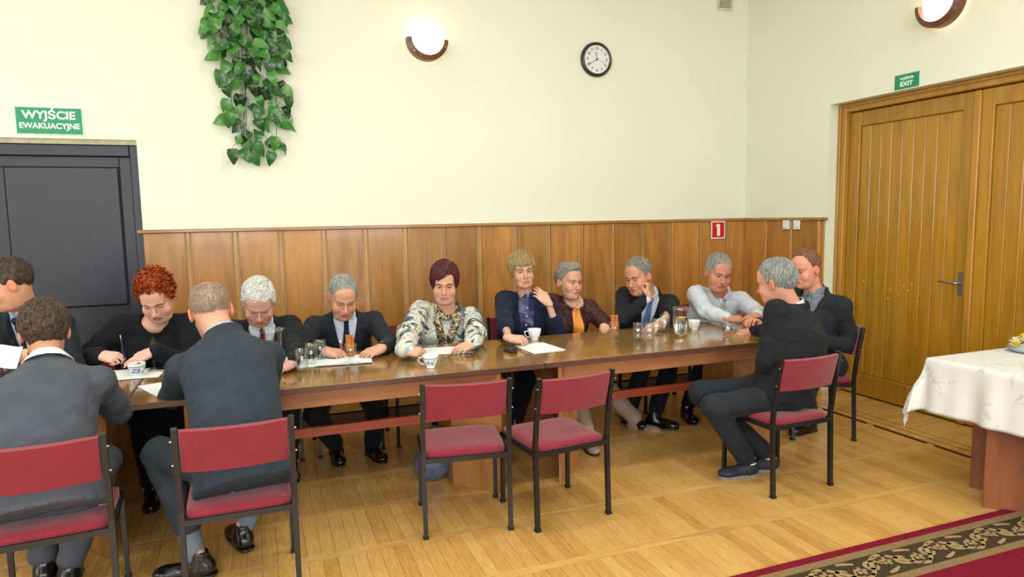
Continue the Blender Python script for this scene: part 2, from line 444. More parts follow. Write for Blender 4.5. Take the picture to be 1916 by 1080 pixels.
def ribbon(pts,wd):
    P=[Vector(p) for p in pts]; V=[];F=[]
    for i,p in enumerate(P):
        d=(P[min(i+1,len(P)-1)]-P[max(i-1,0)]).normalized(); nn=Vector((-d.y,d.x,0)); w_=wd*(.35+.65*math.sin(math.pi*min(1,(i+.6)/len(P))))
        V+=[p+nn*w_,p-nn*w_]
    n=len(V); V+=[v-Vector((0,0,.004)) for v in V]
    for i in range(len(P)-1):
        a=2*i; F.append((a,a+1,a+3,a+2)); F.append((a,a+2,a+2+n,a+n)); F.append((a+1,a+1+n,a+3+n,a+3))
    m.add(V,F)
xx=x0-3.6+.1; k=0
while xx<x1-3.6-.1:
    s=1 if k%2==0 else -1
    sp=[(xx+.055*math.cos(t)*(1-t/9),yc+4.6+s*(.045*math.sin(t)*(1-t/9)),.0125) for t in [i*.45 for i in range(15)]]
    ribbon(sp,.009)
    ribbon([(xx-.07+.02*i,yc+4.6-s*.055*math.cos(i*.5),.0125) for i in range(8)],.011)
    for q in range(5):
        a=R_(72*q); ribbon([(xx+.085+.006*math.cos(a),yc+4.6+s*.01+.006*math.sin(a),.0126),(xx+.085+.018*math.cos(a),yc+4.6+s*.01+.018*math.sin(a),.0126),(xx+.085+.03*math.cos(a),yc+4.6+s*.01+.03*math.sin(a),.0126)],.008)
    ribbon([(xx+.05,yc+4.6+s*.06,.0125),(xx+.09,yc+4.6+s*.065,.0125),(xx+.12,yc+4.6+s*.045,.0125)],.010)
    ribbon([(xx+.02,yc+4.6-s*.068,.0125),(xx+.06,yc+4.6-s*.06,.0125),(xx+.10,yc+4.6-s*.045,.0125)],.009)
    xx+=.17; k+=1
o=m.obj('scrollwork',SCR,rug); o['kind']='stuff'
# ================================================================ WALL THINGS
GREEN=plain('sign_green',(28,142,98),.4,.4,var=.03); WHITEINK=plain('white_ink',(236,244,240),.5,.3,var=.01); REDS=plain('sign_red',(208,26,34),.4,.4,var=.02)
BLACKINK=plain('black_ink',(22,22,24),.5,.3,var=.01)
s=thing('exit_sign','green emergency exit sign with two lines of white lettering above the dark door','sign',(-1.284,-.003,2.274))
MB().box((0,0,0),(.398,.004,.188)).obj('sign_border',plain('pale_border',(200,226,216),.5,.3,var=.01),s)
MB().box((0,-.003,0),(.384,.003,.174)).obj('sign_plate',GREEN,s)
def put_text(txt,size,mat,parent,loc,rot,name='lettering',width=None,bold=.0):
    me=text_mesh(txt,size,mat,bold=bold); o=link(name,me,parent,loc,rot)
    if width:
        xs_=[v.co.x for v in me.vertices]; cw=max(xs_)-min(xs_); o.scale=(width/cw,1,1)
    return o
put_text('WYJŚCIE',.074,WHITEINK,s,(0,-.0052,.036),(R_(90),0,0),width=.315,bold=.0022)
put_text('EWAKUACYJNE',.052,WHITEINK,s,(0,-.0052,-.036),(R_(90),0,0),width=.355,bold=.0016)
s=thing('exit_sign','small green exit sign with white lettering above the yellow plank door','sign',(XR-.003,-1.767,2.522))
MB().box((0,0,0),(.004,.20,.106)).obj('sign_plate',GREEN,s)
put_text('wyjście',.036,WHITEINK,s,(-.003,0,.024),(R_(90),0,R_(-90)),width=.115,bold=.0006)
put_text('EXIT',.044,WHITEINK,s,(-.003,0,-.020),(R_(90),0,R_(-90)),width=.105,bold=.0016)
s=thing('fire_extinguisher_sign','red square fire extinguisher sign with a white symbol on the wood panelling','sign',(4.252,-.026,1.406))
MB().box((0,0,0),(.162,.004,.172)).obj('sign_border',WHITEINK,s)
MB().box((0,-.003,0),(.140,.003,.148)).obj('sign_plate',REDS,s)
m=MB(); m.box((0.003,-.0055,-.012),(.034,.002,.092)); m.tube([(0.003,-.0055,.03),(0.003,-.0055,.046)],.014,10); m.box((-.002,-.0055,.052),(.03,.002,.010)); m.box((-.02,-.0055,.040),(.012,.002,.024)); m.obj('extinguisher_symbol',WHITEINK,s)
for k,(y,lab) in enumerate(((-.605,'white rocker light switch, the left one of two under the panelling rail'),(-.733,'white rocker light switch, the right one, nearer the yellow door'))):
    s=thing('light_switch',lab,'switch',(XR-.026,y,1.452),0,'light switches beside the yellow door')
    MB().box((0,0,0),(.014,.080,.082)).obj('plate',WHITEPLASTIC,s,bevel=.004,seg=2)
    MB().box((-.009,0,0),(.008,.042,.046),rot=Matrix.Rotation(R_(6),3,'Y')).obj('rocker',WHITEPLASTIC,s,bevel=.002)
# vent grille
s=thing('air_vent','white slotted air vent grille high on the cream wall near the corner','vent',(4.312,-.005,3.62))
m=MB(); frame_ring(m,-.085,.085,-.008,.004,-.125,.125,.018); m.obj('frame',plain('vent_white',(206,204,186),.5),s,bevel=.002)
me=MB().box((0,0,0),(.14,.010,.008),rot=Matrix.Rotation(R_(30),3,'X')).mesh('slat',MATS['vent_white'])
for i in range(13): link('slat',me,s,(0,-.002,-.10+i*.0168))
MB().box((0,.001,0),(.15,.002,.22)).obj('backing',plain('vent_dark',(96,92,76),.8),s)
# wall clock
t=NT('clock_glass',.03,.5); t.color((255,255,255)); t.b.inputs['Alpha'].default_value=.06; CLG=t.m
s=thing('wall_clock','round wall clock with a black rim and white dial on the cream wall','clock',(2.921,-.002,2.949))
RX=Matrix.Rotation(R_(90),3,'X')
m=MB(); m.lathe([(.0,0),(.150,0),(.152,.012),(.148,.030),(.138,.038),(.128,.034),(.122,.024),(.0,.024)],48,M=RX); m.obj('rim',plain('clock_rim_black',(36,36,40),.22,.6,var=.03),s,smooth=True,weld=True)
m=MB(); m.lathe([(0,.0255),(.1225,.0255)],48,M=RX); m.obj('dial',plain('dial_white',(224,230,230),.5,.3,var=.01),s)
for h in range(1,13):
    a=R_(30*h); put_text(str(h),.034,BLACKINK,s,(.095*math.sin(a),-.0268,.095*math.cos(a)),(R_(90),0,0),'numeral',bold=.0004)
def hand_(name,ang,L,wd,tail=.0,y=-.029):
    a=R_(ang); d=Vector((math.sin(a),0,math.cos(a))); nn=Vector((d.z,0,-d.x)); c=Vector((0,y,0))
    V=[c-d*tail-nn*wd*.5,c-d*tail+nn*wd*.5,c+d*L*.72+nn*wd*.5,c+d*L*.80+nn*wd*1.4,c+d*L,c+d*L*.80-nn*wd*1.4,c+d*L*.72-nn*wd*.5]
    n=len(V); V=V+[v+Vector((0,.0012,0)) for v in V]
    F=[tuple(range(n)),tuple(range(2*n-1,n-1,-1))]+[(i,(i+1)%n,(i+1)%n+n,i+n) for i in range(n)]
    MB().add(V,F).obj(name,BLACKINK,s)
hand_('hour_hand',-9,.062,.0045,.012); hand_('minute_hand',240,.100,.004,.016,-.031); hand_('second_hand',112,.085,.001,.034,-.033)
MB().lathe([(0,.034),(.006,.033),(.006,.026)],12,M=RX).obj('hub',BLACKINK,s)
MB().lathe([(0,.0360),(.07,.0355),(.126,.034)],40,M=RX).obj('cover_glass',CLG,s,smooth=True)
# sconces
t=NT('lamp_glow',.4); t.color((255,240,214)); t.b.inputs['Emission Color'].default_value=(1,.82,.56,1); t.b.inputs['Emission Strength'].default_value=7; GLOW=t.m
LW=wood('lamp_wood',(84,44,24),(124,72,42),(3,3,3),rough=.3,gs=6)
def sconce(label,loc,rz):
    s=thing('wall_lamp',label,'lamp',loc,rz,'wall lamps with wooden crescents')
    # local: -Y away from the wall
    m=MB()
    def dome(u,v):
        a=2*math.pi*u; b=v*math.pi/2
        return Vector((.142*math.cos(a)*math.cos(b),-.115*math.sin(b)-.012,.150*math.sin(a)*math.cos(b)+.01))
    m.grid(dome,32,10); m.obj('glass_shade',GLOW,s,smooth=True,weld=True)
    V=[];F=[];n=36
    for i in range(n+1):
        a=math.pi+math.pi*i/n-(.02); ro,ri=.170,.134-.004*math.sin(math.pi*i/n)
        for r,yy in ((ro,-.02),(ro,-.085),(ri,-.10),(ri,-.02)):
            V.append((r*math.cos(a),yy,r*math.sin(a)+.01))
    for i in range(n):
        for j in range(4): F.append((4*i+j,4*i+(j+1)%4,4*i+4+(j+1)%4,4*i+4+j))
    F+=[(0,1,2,3),(4*n+3,4*n+2,4*n+1,4*n)]
    angle_smooth(MB().add(V,F).obj('wooden_crescent',LW,s))
    m=MB()
    for a in (R_(222),R_(338)):
        m.lathe([(0,.0),(.006,-.001),(.007,.004)],10,c=(.152*math.cos(a),-.0935,.152*math.sin(a)+.01),M=RX)
    m.obj('screw_cap',STEEL,s)
    m=MB(); m.lathe([(0,.014),(.06,.012),(.065,0)],24,M=RX); m.obj('wall_plate',WHITEPLASTIC,s)
    return s
sconce('lit wall lamp with a brown wooden crescent on the cream wall between plant and clock',(1.370,-.002,2.990),0)
sconce('lit wall lamp with a brown wooden crescent high above the yellow plank door',(XR-.002,-2.045,2.990),R_(-90))
# ---------------------------------------------------------------- hanging artificial ivy
def mat_leaf(name,h=0):
    t=NT(name,.38,.5); v=t.coord('Object'); n=t.noise(v,38,3); oi=t.node('ShaderNodeObjectInfo')
    a=t.ramp(oi.outputs['Random'],[(0,(14,46,24)),(.35,(30,88,40)),(.75,(62,130,54)),(1,(110,156,98))])
    t.color(t.mix(t.ramp(n,[(.45,(0,0,0)),(.72,(130,130,130))]),a,(146,182,96))); t.bump(n,.3,.004); return t.m
LEAF=mat_leaf('ivy_leaf'); LEAF.node_tree.nodes['Principled BSDF'].inputs['Roughness'].default_value=.24; STEM=plain('ivy_stem',(72,104,52),.6)
iv=thing('hanging_ivy','trailing artificial ivy with green variegated leaves hanging on the cream wall','plant',(0,-.06,3.5))
def leaf_mesh(L,W,curl):
    V=[];F=[];n=8
    for i in range(n+1):
        t=i/n; wv=W/2*(math.sin(math.pi*min(1,t**.62*.98+.02))**.85)*(1.0 if t<.9 else .8) if 0<t<1 else 0.0
        back=-.012*(1 if 0<t<.25 else 0)
        zc=-curl*(t-.3)**2*L*3
        for sgn in (-1,-.5,0,.5,1):
            V.append((sgn*wv, t*L+ (back*abs(sgn)), zc+.20*abs(sgn)*wv-.0))
    for i in range(n):
        for j in range(4): F.append((5*i+j,5*i+j+1,5*i+6+j,5*i+5+j))
    return MB().add(V,F).mesh('leaf',LEAF,smooth=True)
LM=[leaf_mesh(.105,.080,.35),leaf_mesh(.090,.066,.6),leaf_mesh(.118,.088,.15)]
rnd=random.Random(5)
placed=[]
def env(z):  # half widths (left,right) of the trail at height z
    k=[(3.62,-.20,.19),(3.3,-.19,.20),(3.05,-.27,.24),(2.85,-.23,.22),(2.65,-.20,.24),(2.45,-.20,.26),(2.3,-.16,.22),(2.06,-.17,.20)]
    for (z1,a1,b1),(z0,a0,b0) in zip(k,k[1:]):
        if z<=z1 and z>=z0: q=(z-z0)/(z1-z0); return a0+(a1-a0)*q,b0+(b1-b0)*q
    return k[-1][1:]
tries=0
while len(placed)<205 and tries<9000:
    tries+=1; z=2.08+1.55*rnd.random()**.95
    a,b=env(z); x=a+(b-a)*rnd.random()+.02; y=-.03-.15*rnd.random()*(1.2 if z>2.8 else .7)
    mind=.055 if z>2.75 else .068
    if z<2.32 and rnd.random()<.35: continue
    if any((x-p[0])**2+(z-p[2])**2+((y-p[1])*.9)**2<mind**2 for p in placed): continue
    placed.append((x,y,z))
for k,(x,y,z) in enumerate(placed):
    q=x/.25
    o=link('leaf',LM[k%3],iv,(x,y+.06,z-3.5))
    # local +Y of the leaf points outward/down, +Z of the leaf faces the room
    down=Vector((q*.75+rnd.uniform(-.7,.7),rnd.uniform(-.25,.15),-1+rnd.uniform(-.2,.9))).normalized()
    nrm=Vector((rnd.uniform(-.45,.45),-1,rnd.uniform(-.1,.7))).normalized()
    X=down.cross(nrm).normalized(); nrm=X.cross(down).normalized()
    o.rotation_euler=Matrix((X,down,nrm)).transposed().to_euler()
m=MB()
for s_ in range(11):
    x=rnd.uniform(-.12,.14); e=rnd.uniform(2.1,2.7); pts=[]
    tx=rnd.uniform(-.16,.2)
    for i in range(9):
        t=i/8; z=3.7-(3.7-e)*t; pts.append((x*(1-t)+tx*t+.025*math.sin(6*t+s_),.0+.03*math.cos(5*t+s_)-.02,z-3.5))
    m.tube(pts,.0028,5)
for (x,y,z) in placed: m.tube([(x,y+.06,z-3.5),(x*.75,y*.5+.03,z-3.5+.045)],.0016,4)
m.obj('stem',STEM,iv)
m=MB(); m.lathe([(0,-.10),(.07,-.10),(.11,.06),(.115,.06),(.115,.07),(.10,.07),(.06,-.08),(0,-.08)],20,c=(0.01,-.06,.24)); m.obj('wall_pot',plain('pot_brown',(92,62,40),.6),iv,smooth=True)

# ================================================================ TABLES
TZ=.731
TOP=wood('table_top_lacquer',(128,94,44),(154,118,60),(.5,4,4),rough=.16,gs=5,coat=.6)
EDGE=plain('table_edge_band',(88,58,48),.35,.5,var=.06)
APR=wood('table_apron_wood',(140,88,52),(176,120,78),(.5,4,4),rough=.4,gs=5)
LEGW=wood('table_leg_wood',(150,98,50),(184,132,78),(4,4,.5),rough=.4,gs=6)
BARW=wood('red_stretcher_wood',(120,46,30),(160,72,48),(.5,5,5),rough=.35,gs=5)
TYF,TYB=-2.07,-1.235; TYC=(TYF+TYB)/2
def conf_table(label,x0,x1,lp,rp,bar=True):
    t=thing('conference_table',label,'table',((x0+x1)/2,TYC,0),0,'conference tables pushed end to end')
    cx=(x0+x1)/2; hw=(x1-x0)/2; hd=(TYB-TYF)/2
    MB().box((0,0,TZ-.0125),(2*hw-.008,2*hd-.008,.025)).obj('tabletop',TOP,t,bevel=.0015)
    m=MB(); 
    m.box((0,-hd+.001,TZ-.0145),(2*hw,.006,.029)); m.box((0,hd-.001,TZ-.0145),(2*hw,.006,.029)); m.box((-hw+.001,0,TZ-.0145),(.006,2*hd-.008,.029)); m.box((hw-.001,0,TZ-.0145),(.006,2*hd-.008,.029))
    m.obj('edge_band',EDGE,t,bevel=.0015)
    for sy in (-1,1):
        MB().span(lp+.02-cx,rp-.02-cx,sy*(hd-.065)-.009,sy*(hd-.065)+.009,TZ-.122,TZ-.026).obj('apron',APR,t,bevel=.002)
    # pedestals: two panels each, meeting in a V that opens to the table end
    for s,px in ((-1,lp),(1,rp)):
        ax=px-s*.215  # apex
        for sy in (-1,1):
            a=Vector((ax-cx,-.0+sy*.02 if False else sy*.155,0)); b=Vector((px-cx,sy*(hd-.02),0))
            a=Vector((ax-cx,sy*.165,0)); d=(b-a); L=d.length; an=math.atan2(d.y,d.x)
            MB().box(((a+b)/2+Vector((0,0,(TZ-.03)/2))),(L,.022,TZ-.03),rz=an).obj('leg_panel',LEGW,t,bevel=.002)
        MB().box((ax-cx,0,(TZ-.03)/2),(.022,.34,TZ-.03)).obj('leg_panel',LEGW,t,bevel=.002)
    if bar:
        MB().span(lp+.215-cx,rp-.215-cx,-.155,-.130,.388,.440).obj('stretcher',BARW,t,bevel=.002)
    return t
conf_table('brown lacquered conference table at the left end behind the woman in the grey jacket',-2.72,-.614,-2.5,-.70)
conf_table('brown lacquered conference table in the middle with glasses, papers and a patterned cup',-.610,1.501,-.36,1.235)
conf_table('brown lacquered conference table at the right end with a water jug in the middle',1.505,3.37,1.60,3.235)
# white-clothed table at the right edge
WT=thing('side_table','wooden side table under a white cloth at the right edge, standing before the yellow door','table',(3.89,-3.28,0))
MB().box((0,0,TZ-.01),(.78,.80,.022)).obj('tabletop',TOP,WT,bevel=.002)
BROWNLEG=wood('side_table_leg',(120,70,40),(150,92,56),(4,4,.5),rough=.4,gs=6)
for (a,b) in (((-.380,.35),(-.08,.01)),((-.05,.33),(-.18,.56)),((.36,.02),(.10,.28)),((.10,.33),(.36,.60))):
    a=Vector((a[0],a[1]-.28,0)); b=Vector((b[0],b[1]-.28,0))
    d=b-a; MB().box(((a+b)/2+Vector((0,0,.355))),(d.length,.022,.71),rz=math.atan2(d.y,d.x)).obj('leg_panel',BROWNLEG,WT,bevel=.002)
def mat_cloth():
    t=NT('white_damask',.75,.3); v=t.coord('Object'); n=t.noise(v,9,2,.5,1.5); n2=t.noise(v,500,1)
    t.color(t.ramp(n,[(.0,(216,216,212)),(.60,(216,216,212)),(.64,(188,190,188)),(.68,(216,216,212))])); t.bump(n2,.15,.002); return t.m
cl=thing('tablecloth','white damask tablecloth draped over the side table at the right edge','tablecloth',(3.89,-3.28,0))
def cloth(u,v):
    hx,hy,ov=.395,.405,.315
    X=(u*2-1)*(hx+ov); Y=(v*2-1)*(hy+ov)
    dx=max(0,abs(X)-hx); dy=max(0,abs(Y)-hy); sx=1 if X>0 else -1; sy=1 if Y>0 else -1
    r=math.hypot(dx,dy); rr=max(0,r-.008)
    z=TZ+.008-rr*.955
    px=max(-hx,min(hx,X)); py=max(-hy,min(hy,Y))
    if r>0:
        nx,ny=dx/r*sx,dy/r*sy
        fl=.03+.10*rr+(.15*rr if (dx>0 and dy>0) else 0)*min(1,min(dx,dy)/.12)
        per=(X if dy>dx else Y); wv=.014*math.sin(per*23+1.3)*min(1,rr/.2)+.008*math.sin(per*41)*min(1,rr/.2)
        k=min(1,r/.02)
        px+=nx*(fl*k+wv*k)-nx*.02*k; py+=ny*(fl*k+wv*k)-ny*.02*k
    z+=.002*math.sin(X*9)*math.sin(Y*8) if r==0 else 0
    return Vector((px,py,z))
MB().slab(lambda u,v:(cloth(u,v),Vector((0,0,1)) if max(abs(u*2-1)*.710/.395,abs(v*2-1)*.720/.405)<1 else (cloth(u,v)-Vector((0,0,.6))).normalized()),90,80,.002).obj('cloth',mat_cloth(),cl,smooth=True)
# flowers on the white table
fl_=thing('flower_arrangement','yellow and white flowers in grey wrapping on the white tablecloth','flowers',(4.13,-3.02,TZ+.012))
YEL=plain('yellow_petal',(238,214,36),.6); WHP=plain('white_petal',(240,236,214),.6); GRN=plain('flower_green',(90,126,60),.6); WRAP=plain('grey_wrap',(150,156,164),.35,.5,var=.15,scale=20,bump=.5)
m=MB(); m.lathe([(0,.0),(.09,.0),(.12,.02),(.10,.045),(.06,.05),(0,.05)],14); o=m.obj('wrapping',WRAP,fl_,smooth=True)
def bloom(c,r,mat,nm):
    m=MB()
    for layer,(rr,zz,k) in enumerate(((r,.0,8),(r*.7,.012,7),(r*.4,.02,5))):
        for i in range(k):
            a=2*math.pi*(i+.5*layer)/k; d=Vector((math.cos(a),math.sin(a),0)); n_=Vector((-d.y,d.x,0)); C=Vector(c)+Vector((0,0,zz))
            V=[C,C+d*rr*.5+n_*rr*.28+Vector((0,0,.01)),C+d*rr+Vector((0,0,.018)),C+d*rr*.5-n_*rr*.28+Vector((0,0,.01))]
            n=4; V+= [v-Vector((0,0,.0015)) for v in V]
            m.add(V,[(0,1,2,3),(7,6,5,4)]+[(j,(j+1)%4,(j+1)%4+4,j+4) for j in range(4)])
    m.obj(nm,mat,fl_)
bloom((-.10,.02,.035),.035,YEL,'bloom'); bloom((-.075,.04,.05),.033,WHP,'bloom'); bloom((-.04,.0,.06),.036,WHP,'bloom'); bloom((0.0,.04,.065),.036,YEL,'bloom'); bloom((.05,.0,.06),.036,WHP,'bloom')
m=MB()
for i in range(7): a=i*.9; m.tube([(0,0,.03),(.07*math.cos(a),.07*math.sin(a),.05)],.004,5)
m.obj('stem',GRN,fl_)
# ================================================================ CHAIRS
REDF=fabric('crimson_upholstery',(124,36,48),.9,.07,700,.25)
def chair_proto(label):
    c=thing('stacking_chair',label,'chair',(0,0,0),0,'black framed chairs with crimson upholstery')
    W=.2125; q=.0155
    for s in (-1,1):
        MB().tube([(s*W,-.215,0),(s*W,-.200,.43),(s*W,-.215,.56),(s*W,-.250,.785)],q,4,sq=True).obj('leg',BLACKPAINT,c)
        MB().tube([(s*(W-.004),.190,0),(s*(W-.006),.185,.395)],q*.9,4,sq=True).obj('leg',BLACKPAINT,c)
    m=MB(); m.box((0,-.200,.388),(2*W,.022,.024)); m.box((0,.185,.388),(2*W-.02,.022,.024)); m.box((-W+.004,0,.388),(.020,.38,.024)); m.box((W-.004,0,.388),(.020,.38,.024)); m.obj('seat_frame',BLACKPAINT,c)
    def seat(u,v):
        x=(u*2-1); y=(v*2-1); w_=.200+.008*(v); 
        rx=abs(x)**3; ry=abs(y)**3
        px=x*w_*(1-.05*abs(y)**6); py=y*.200*(1-.06*abs(x)**6)
        pz=.418+.020*(1-rx*rx)*(1-ry*ry)-.006*(1-x*x)*(1-y*y)
        return (Vector((px,py+.0,pz-.012)),Vector((0,0,1)))
    MB().slab(seat,18,18,.030).obj('seat',REDF,c,smooth=True)
    def back(u,v):
        x=(u*2-1); a=x*.9
        px=x*(W-.014); py=-.205-.030*(1-x*x)-.045*(v)-.0
        pz=.600+.175*v
        n=Vector((.28*x,1,.2)).normalized()
        return (Vector((px,py,pz)),n)
    b=MB().slab(back,18,8,.026).obj('backrest',REDF,c,bevel=0); angle_smooth(b,50)
    for s in (-1,1):
        for z in (.635,.735): MB().tube([(s*(W+.010),-.226-(z-.6)*.2,z),(s*(W+.0175),-.226-(z-.6)*.2,z)],.0045,8).obj('bolt',STEEL,c)
    rb=plain('rubber_black',(18,18,18),.7)
    for k,lg in enumerate([q for q in c.children if q.name.startswith('leg')]):
        s=-1 if k<2 else 1
        MB().box(((s*W,-.215,.007) if k%2==0 else (s*(W-.004),.190,.007)),(.027,.027,.014)).obj('foot_cap',rb,lg)
    return c
P0=chair_proto('empty crimson chair in front of the middle table, the left one of two')
P0.location=(.945,-2.245,0); P0.rotation_euler=(0,0,R_(-9))
def chair(x,y,deg,label): return copy_thing(P0,(x,y,0),R_(deg),label)
chair(1.425,-2.33,6,'empty crimson chair in front of the table joint, the right one of two')
chair(-.805,-2.47,4,'crimson chair under the woman in the grey jacket, cut by the left frame edge')
chair(-.12,-2.50,0,'crimson chair under the bald-crowned man seen from behind')
chair(2.79,-2.475,2,'crimson chair under the grey-haired man seen from behind at the right table end')
chair(3.655,-1.878,64,'crimson chair under the balding man at the far right table end')

# ================================================================ IMPLICIT SURFACES (for people, clothes, bags)
A_=lambda *a: np.array(a,dtype=np.float64)
def unit(v): v=np.asarray(v,float); return v/max(1e-9,np.linalg.norm(v))
def smin(a,b,k):
    if k<=0: return np.minimum(a,b)
    h=np.clip(.5+.5*(b-a)/k,0,1); return b*(1-h)+a*h-k*h*(1-h)
def smax(a,b,k): return -smin(-a,-b,k)
def sstep(e0,e1,x): t=np.clip((x-e0)/(e1-e0),0,1); return t*t*(3-2*t)
def f_cap(a,b,ra,rb):
    a=A_(*a);b=A_(*b);ab=b-a;L=ab@ab+1e-12
    def f(P):
        q=P-a; h=np.clip(q@ab/L,0,1); return np.sqrt(((q-h[:,None]*ab)**2).sum(1))-(ra+(rb-ra)*h)
    r=max(ra,rb); f.bb=(np.minimum(a,b)-r,np.maximum(a,b)+r); return f
def f_ell(c,r,R=None):
    c=A_(*c); r=A_(*r)
    def f(P):
        q=P-c
        if R is not None: q=q@R.T
        k0=np.sqrt(((q/r)**2).sum(1)); k1=np.sqrt(((q/(r*r))**2).sum(1))+1e-9
        return k0*(k0-1)/k1
    m=r.max() if R is not None else r; f.bb=(c-m,c+m); return f
_T=RNG.random((32,32,32))*2-1
def vnoise(P,freq,off=0):
    q=P*freq+off; i=np.floor(q).astype(int); t=q-i; t=t*t*(3-2*t); o=0
    for dx in (0,1):
        wx=t[:,0] if dx else 1-t[:,0]
        for dy in (0,1):
            wy=t[:,1] if dy else 1-t[:,1]
            for dz in (0,1):
                wz=t[:,2] if dz else 1-t[:,2]
                o=o+wx*wy*wz*_T[(i[:,0]+dx)&31,(i[:,1]+dy)&31,(i[:,2]+dz)&31]
    return o
class Field:
    def __init__(s): s.ops=[]; s.lo=A_(9e9,9e9,9e9); s.hi=-s.lo
    def add(s,f,k=.01):
        s.ops.append(('a',f,k)); s.lo=np.minimum(s.lo,f.bb[0]); s.hi=np.maximum(s.hi,f.bb[1]); return s
    def sub(s,f,k=.005): s.ops.append(('s',f,k)); return s
    def cut(s,f,k=.003): s.ops.append(('i',f,k)); return s
    def disp(s,f): s.ops.append(('d',f,0)); return s
    def __call__(s,P):
        d=np.full(len(P),1e3)
        for op,f,k in s.ops:
            v=f(P)
            if op=='a': d=v if d[0]>900 and d.min()>900 else smin(d,v,k)
            elif op=='s': d=smax(d,-v,k)
            elif op=='i': d=smax(d,v,k)
            else: d=d+v
        return d
    def grad(s,P,e=.002):
        g=np.stack([s(P+A_(*(e if i==j else 0 for j in range(3))))-s(P-A_(*(e if i==j else 0 for j in range(3)))) for i in range(3)],1)
        return g/(np.linalg.norm(g,axis=1)[:,None]+1e-9)
def surface(F,h,pad=.012,lo=None,hi=None):
    lo=(F.lo if lo is None else np.maximum(F.lo,A_(*lo)))-pad-h; hi=(F.hi if hi is None else np.minimum(F.hi,A_(*hi)))+pad+h
    B=4; n=((hi-lo)/(h*B)).astype(int)+2
    ax=[lo[i]+h*B*np.arange(n[i]) for i in range(3)]
    G=np.stack(np.meshgrid(*ax,indexing='ij'),-1).reshape(-1,3); dc=F(G).reshape(n)
    N=(n-1)*B+1
    D=np.repeat(np.repeat(np.repeat(dc,B,0),B,1),B,2)[:N[0],:N[1],:N[2]].copy()
    near=np.abs(dc)<h*B*1.9
    blk=near[:-1,:-1,:-1].copy()
    for dx in (0,1):
        for dy in (0,1):
            for dz in (0,1): blk|=near[dx:n[0]-1+dx,dy:n[1]-1+dy,dz:n[2]-1+dz]
    act=np.zeros(N,bool)
    M=np.repeat(np.repeat(np.repeat(blk,B,0),B,1),B,2)
    act[:-1,:-1,:-1]=M; act[1:,:-1,:-1]|=M; act[:-1,1:,:-1]|=M; act[:-1,:-1,1:]|=M; act[1:,1:,1:]|=M; act[1:,1:,:-1]|=M; act[1:,:-1,1:]|=M; act[:-1,1:,1:]|=M
    I=np.argwhere(act); D[I[:,0],I[:,1],I[:,2]]=F(lo+I*h)
    return nets(D,lo,h)
def nets(D,lo,h):
    S=D<0
    c=S[:-1,:-1,:-1].astype(np.int8)
    for dx in (0,1):
        for dy in (0,1):
            for dz in (0,1):
                if dx|dy|dz: c=c+S[dx:S.shape[0]-1+dx,dy:S.shape[1]-1+dy,dz:S.shape[2]-1+dz]
    cell=(c>0)&(c<8); I=np.argwhere(cell); n=len(I)
    idx=-np.ones(cell.shape,np.int64); idx[cell]=np.arange(n)
    P=np.zeros((n,3)); W=np.zeros(n)
    for a in range(3):
        b_,c_=[q for q in range(3) if q!=a]
        for u in (0,1):
            for v in (0,1):
                o=[0,0,0]; o[b_]=u; o[c_]=v; p=I+o; q=p.copy(); q[:,a]+=1
                d0=D[p[:,0],p[:,1],p[:,2]]; d1=D[q[:,0],q[:,1],q[:,2]]
                m=(d0<0)!=(d1<0); t=np.where(m,d0/np.where(m,d0-d1,1),0)
                pt=p.astype(float); pt[:,a]+=t; P+=pt*m[:,None]; W+=m
    V=lo+h*P/W[:,None]
    Q=[]
    for a in range(3):
        b_,c_=(a+1)%3,(a+2)%3
        s0=[slice(None)]*3; s1=[slice(None)]*3; s0[a]=slice(0,-1); s1[a]=slice(1,None)
        E=S[tuple(s0)]!=S[tuple(s1)]; J=np.argwhere(E)
        J=J[(J[:,b_]>0)&(J[:,c_]>0)&(J[:,b_]<S.shape[b_]-1)&(J[:,c_]<S.shape[c_]-1)]
        def id_(db,dc_):
            K=J.copy(); K[:,b_]-=db; K[:,c_]-=dc_; return idx[K[:,0],K[:,1],K[:,2]]
        q=np.stack([id_(1,1),id_(0,1),id_(0,0),id_(1,0)],1)
        fl=~S[J[:,0],J[:,1],J[:,2]]; q[fl]=q[fl][:,::-1]; Q.append(q)
    Q=np.concatenate(Q); Q=Q[(Q>=0).all(1)]
    return V,Q
def relax(V,Q,it=1,k=.5):
    for _ in range(it):
        acc=np.zeros_like(V); cnt=np.zeros(len(V))
        for i in range(4):
            np.add.at(acc,Q[:,i],V[Q[:,(i+1)%4]]); np.add.at(acc,Q[:,i],V[Q[:,(i+3)%4]]); np.add.at(cnt,Q[:,i],2)
        V=V*(1-k)+k*acc/np.maximum(cnt,1)[:,None]
    return V

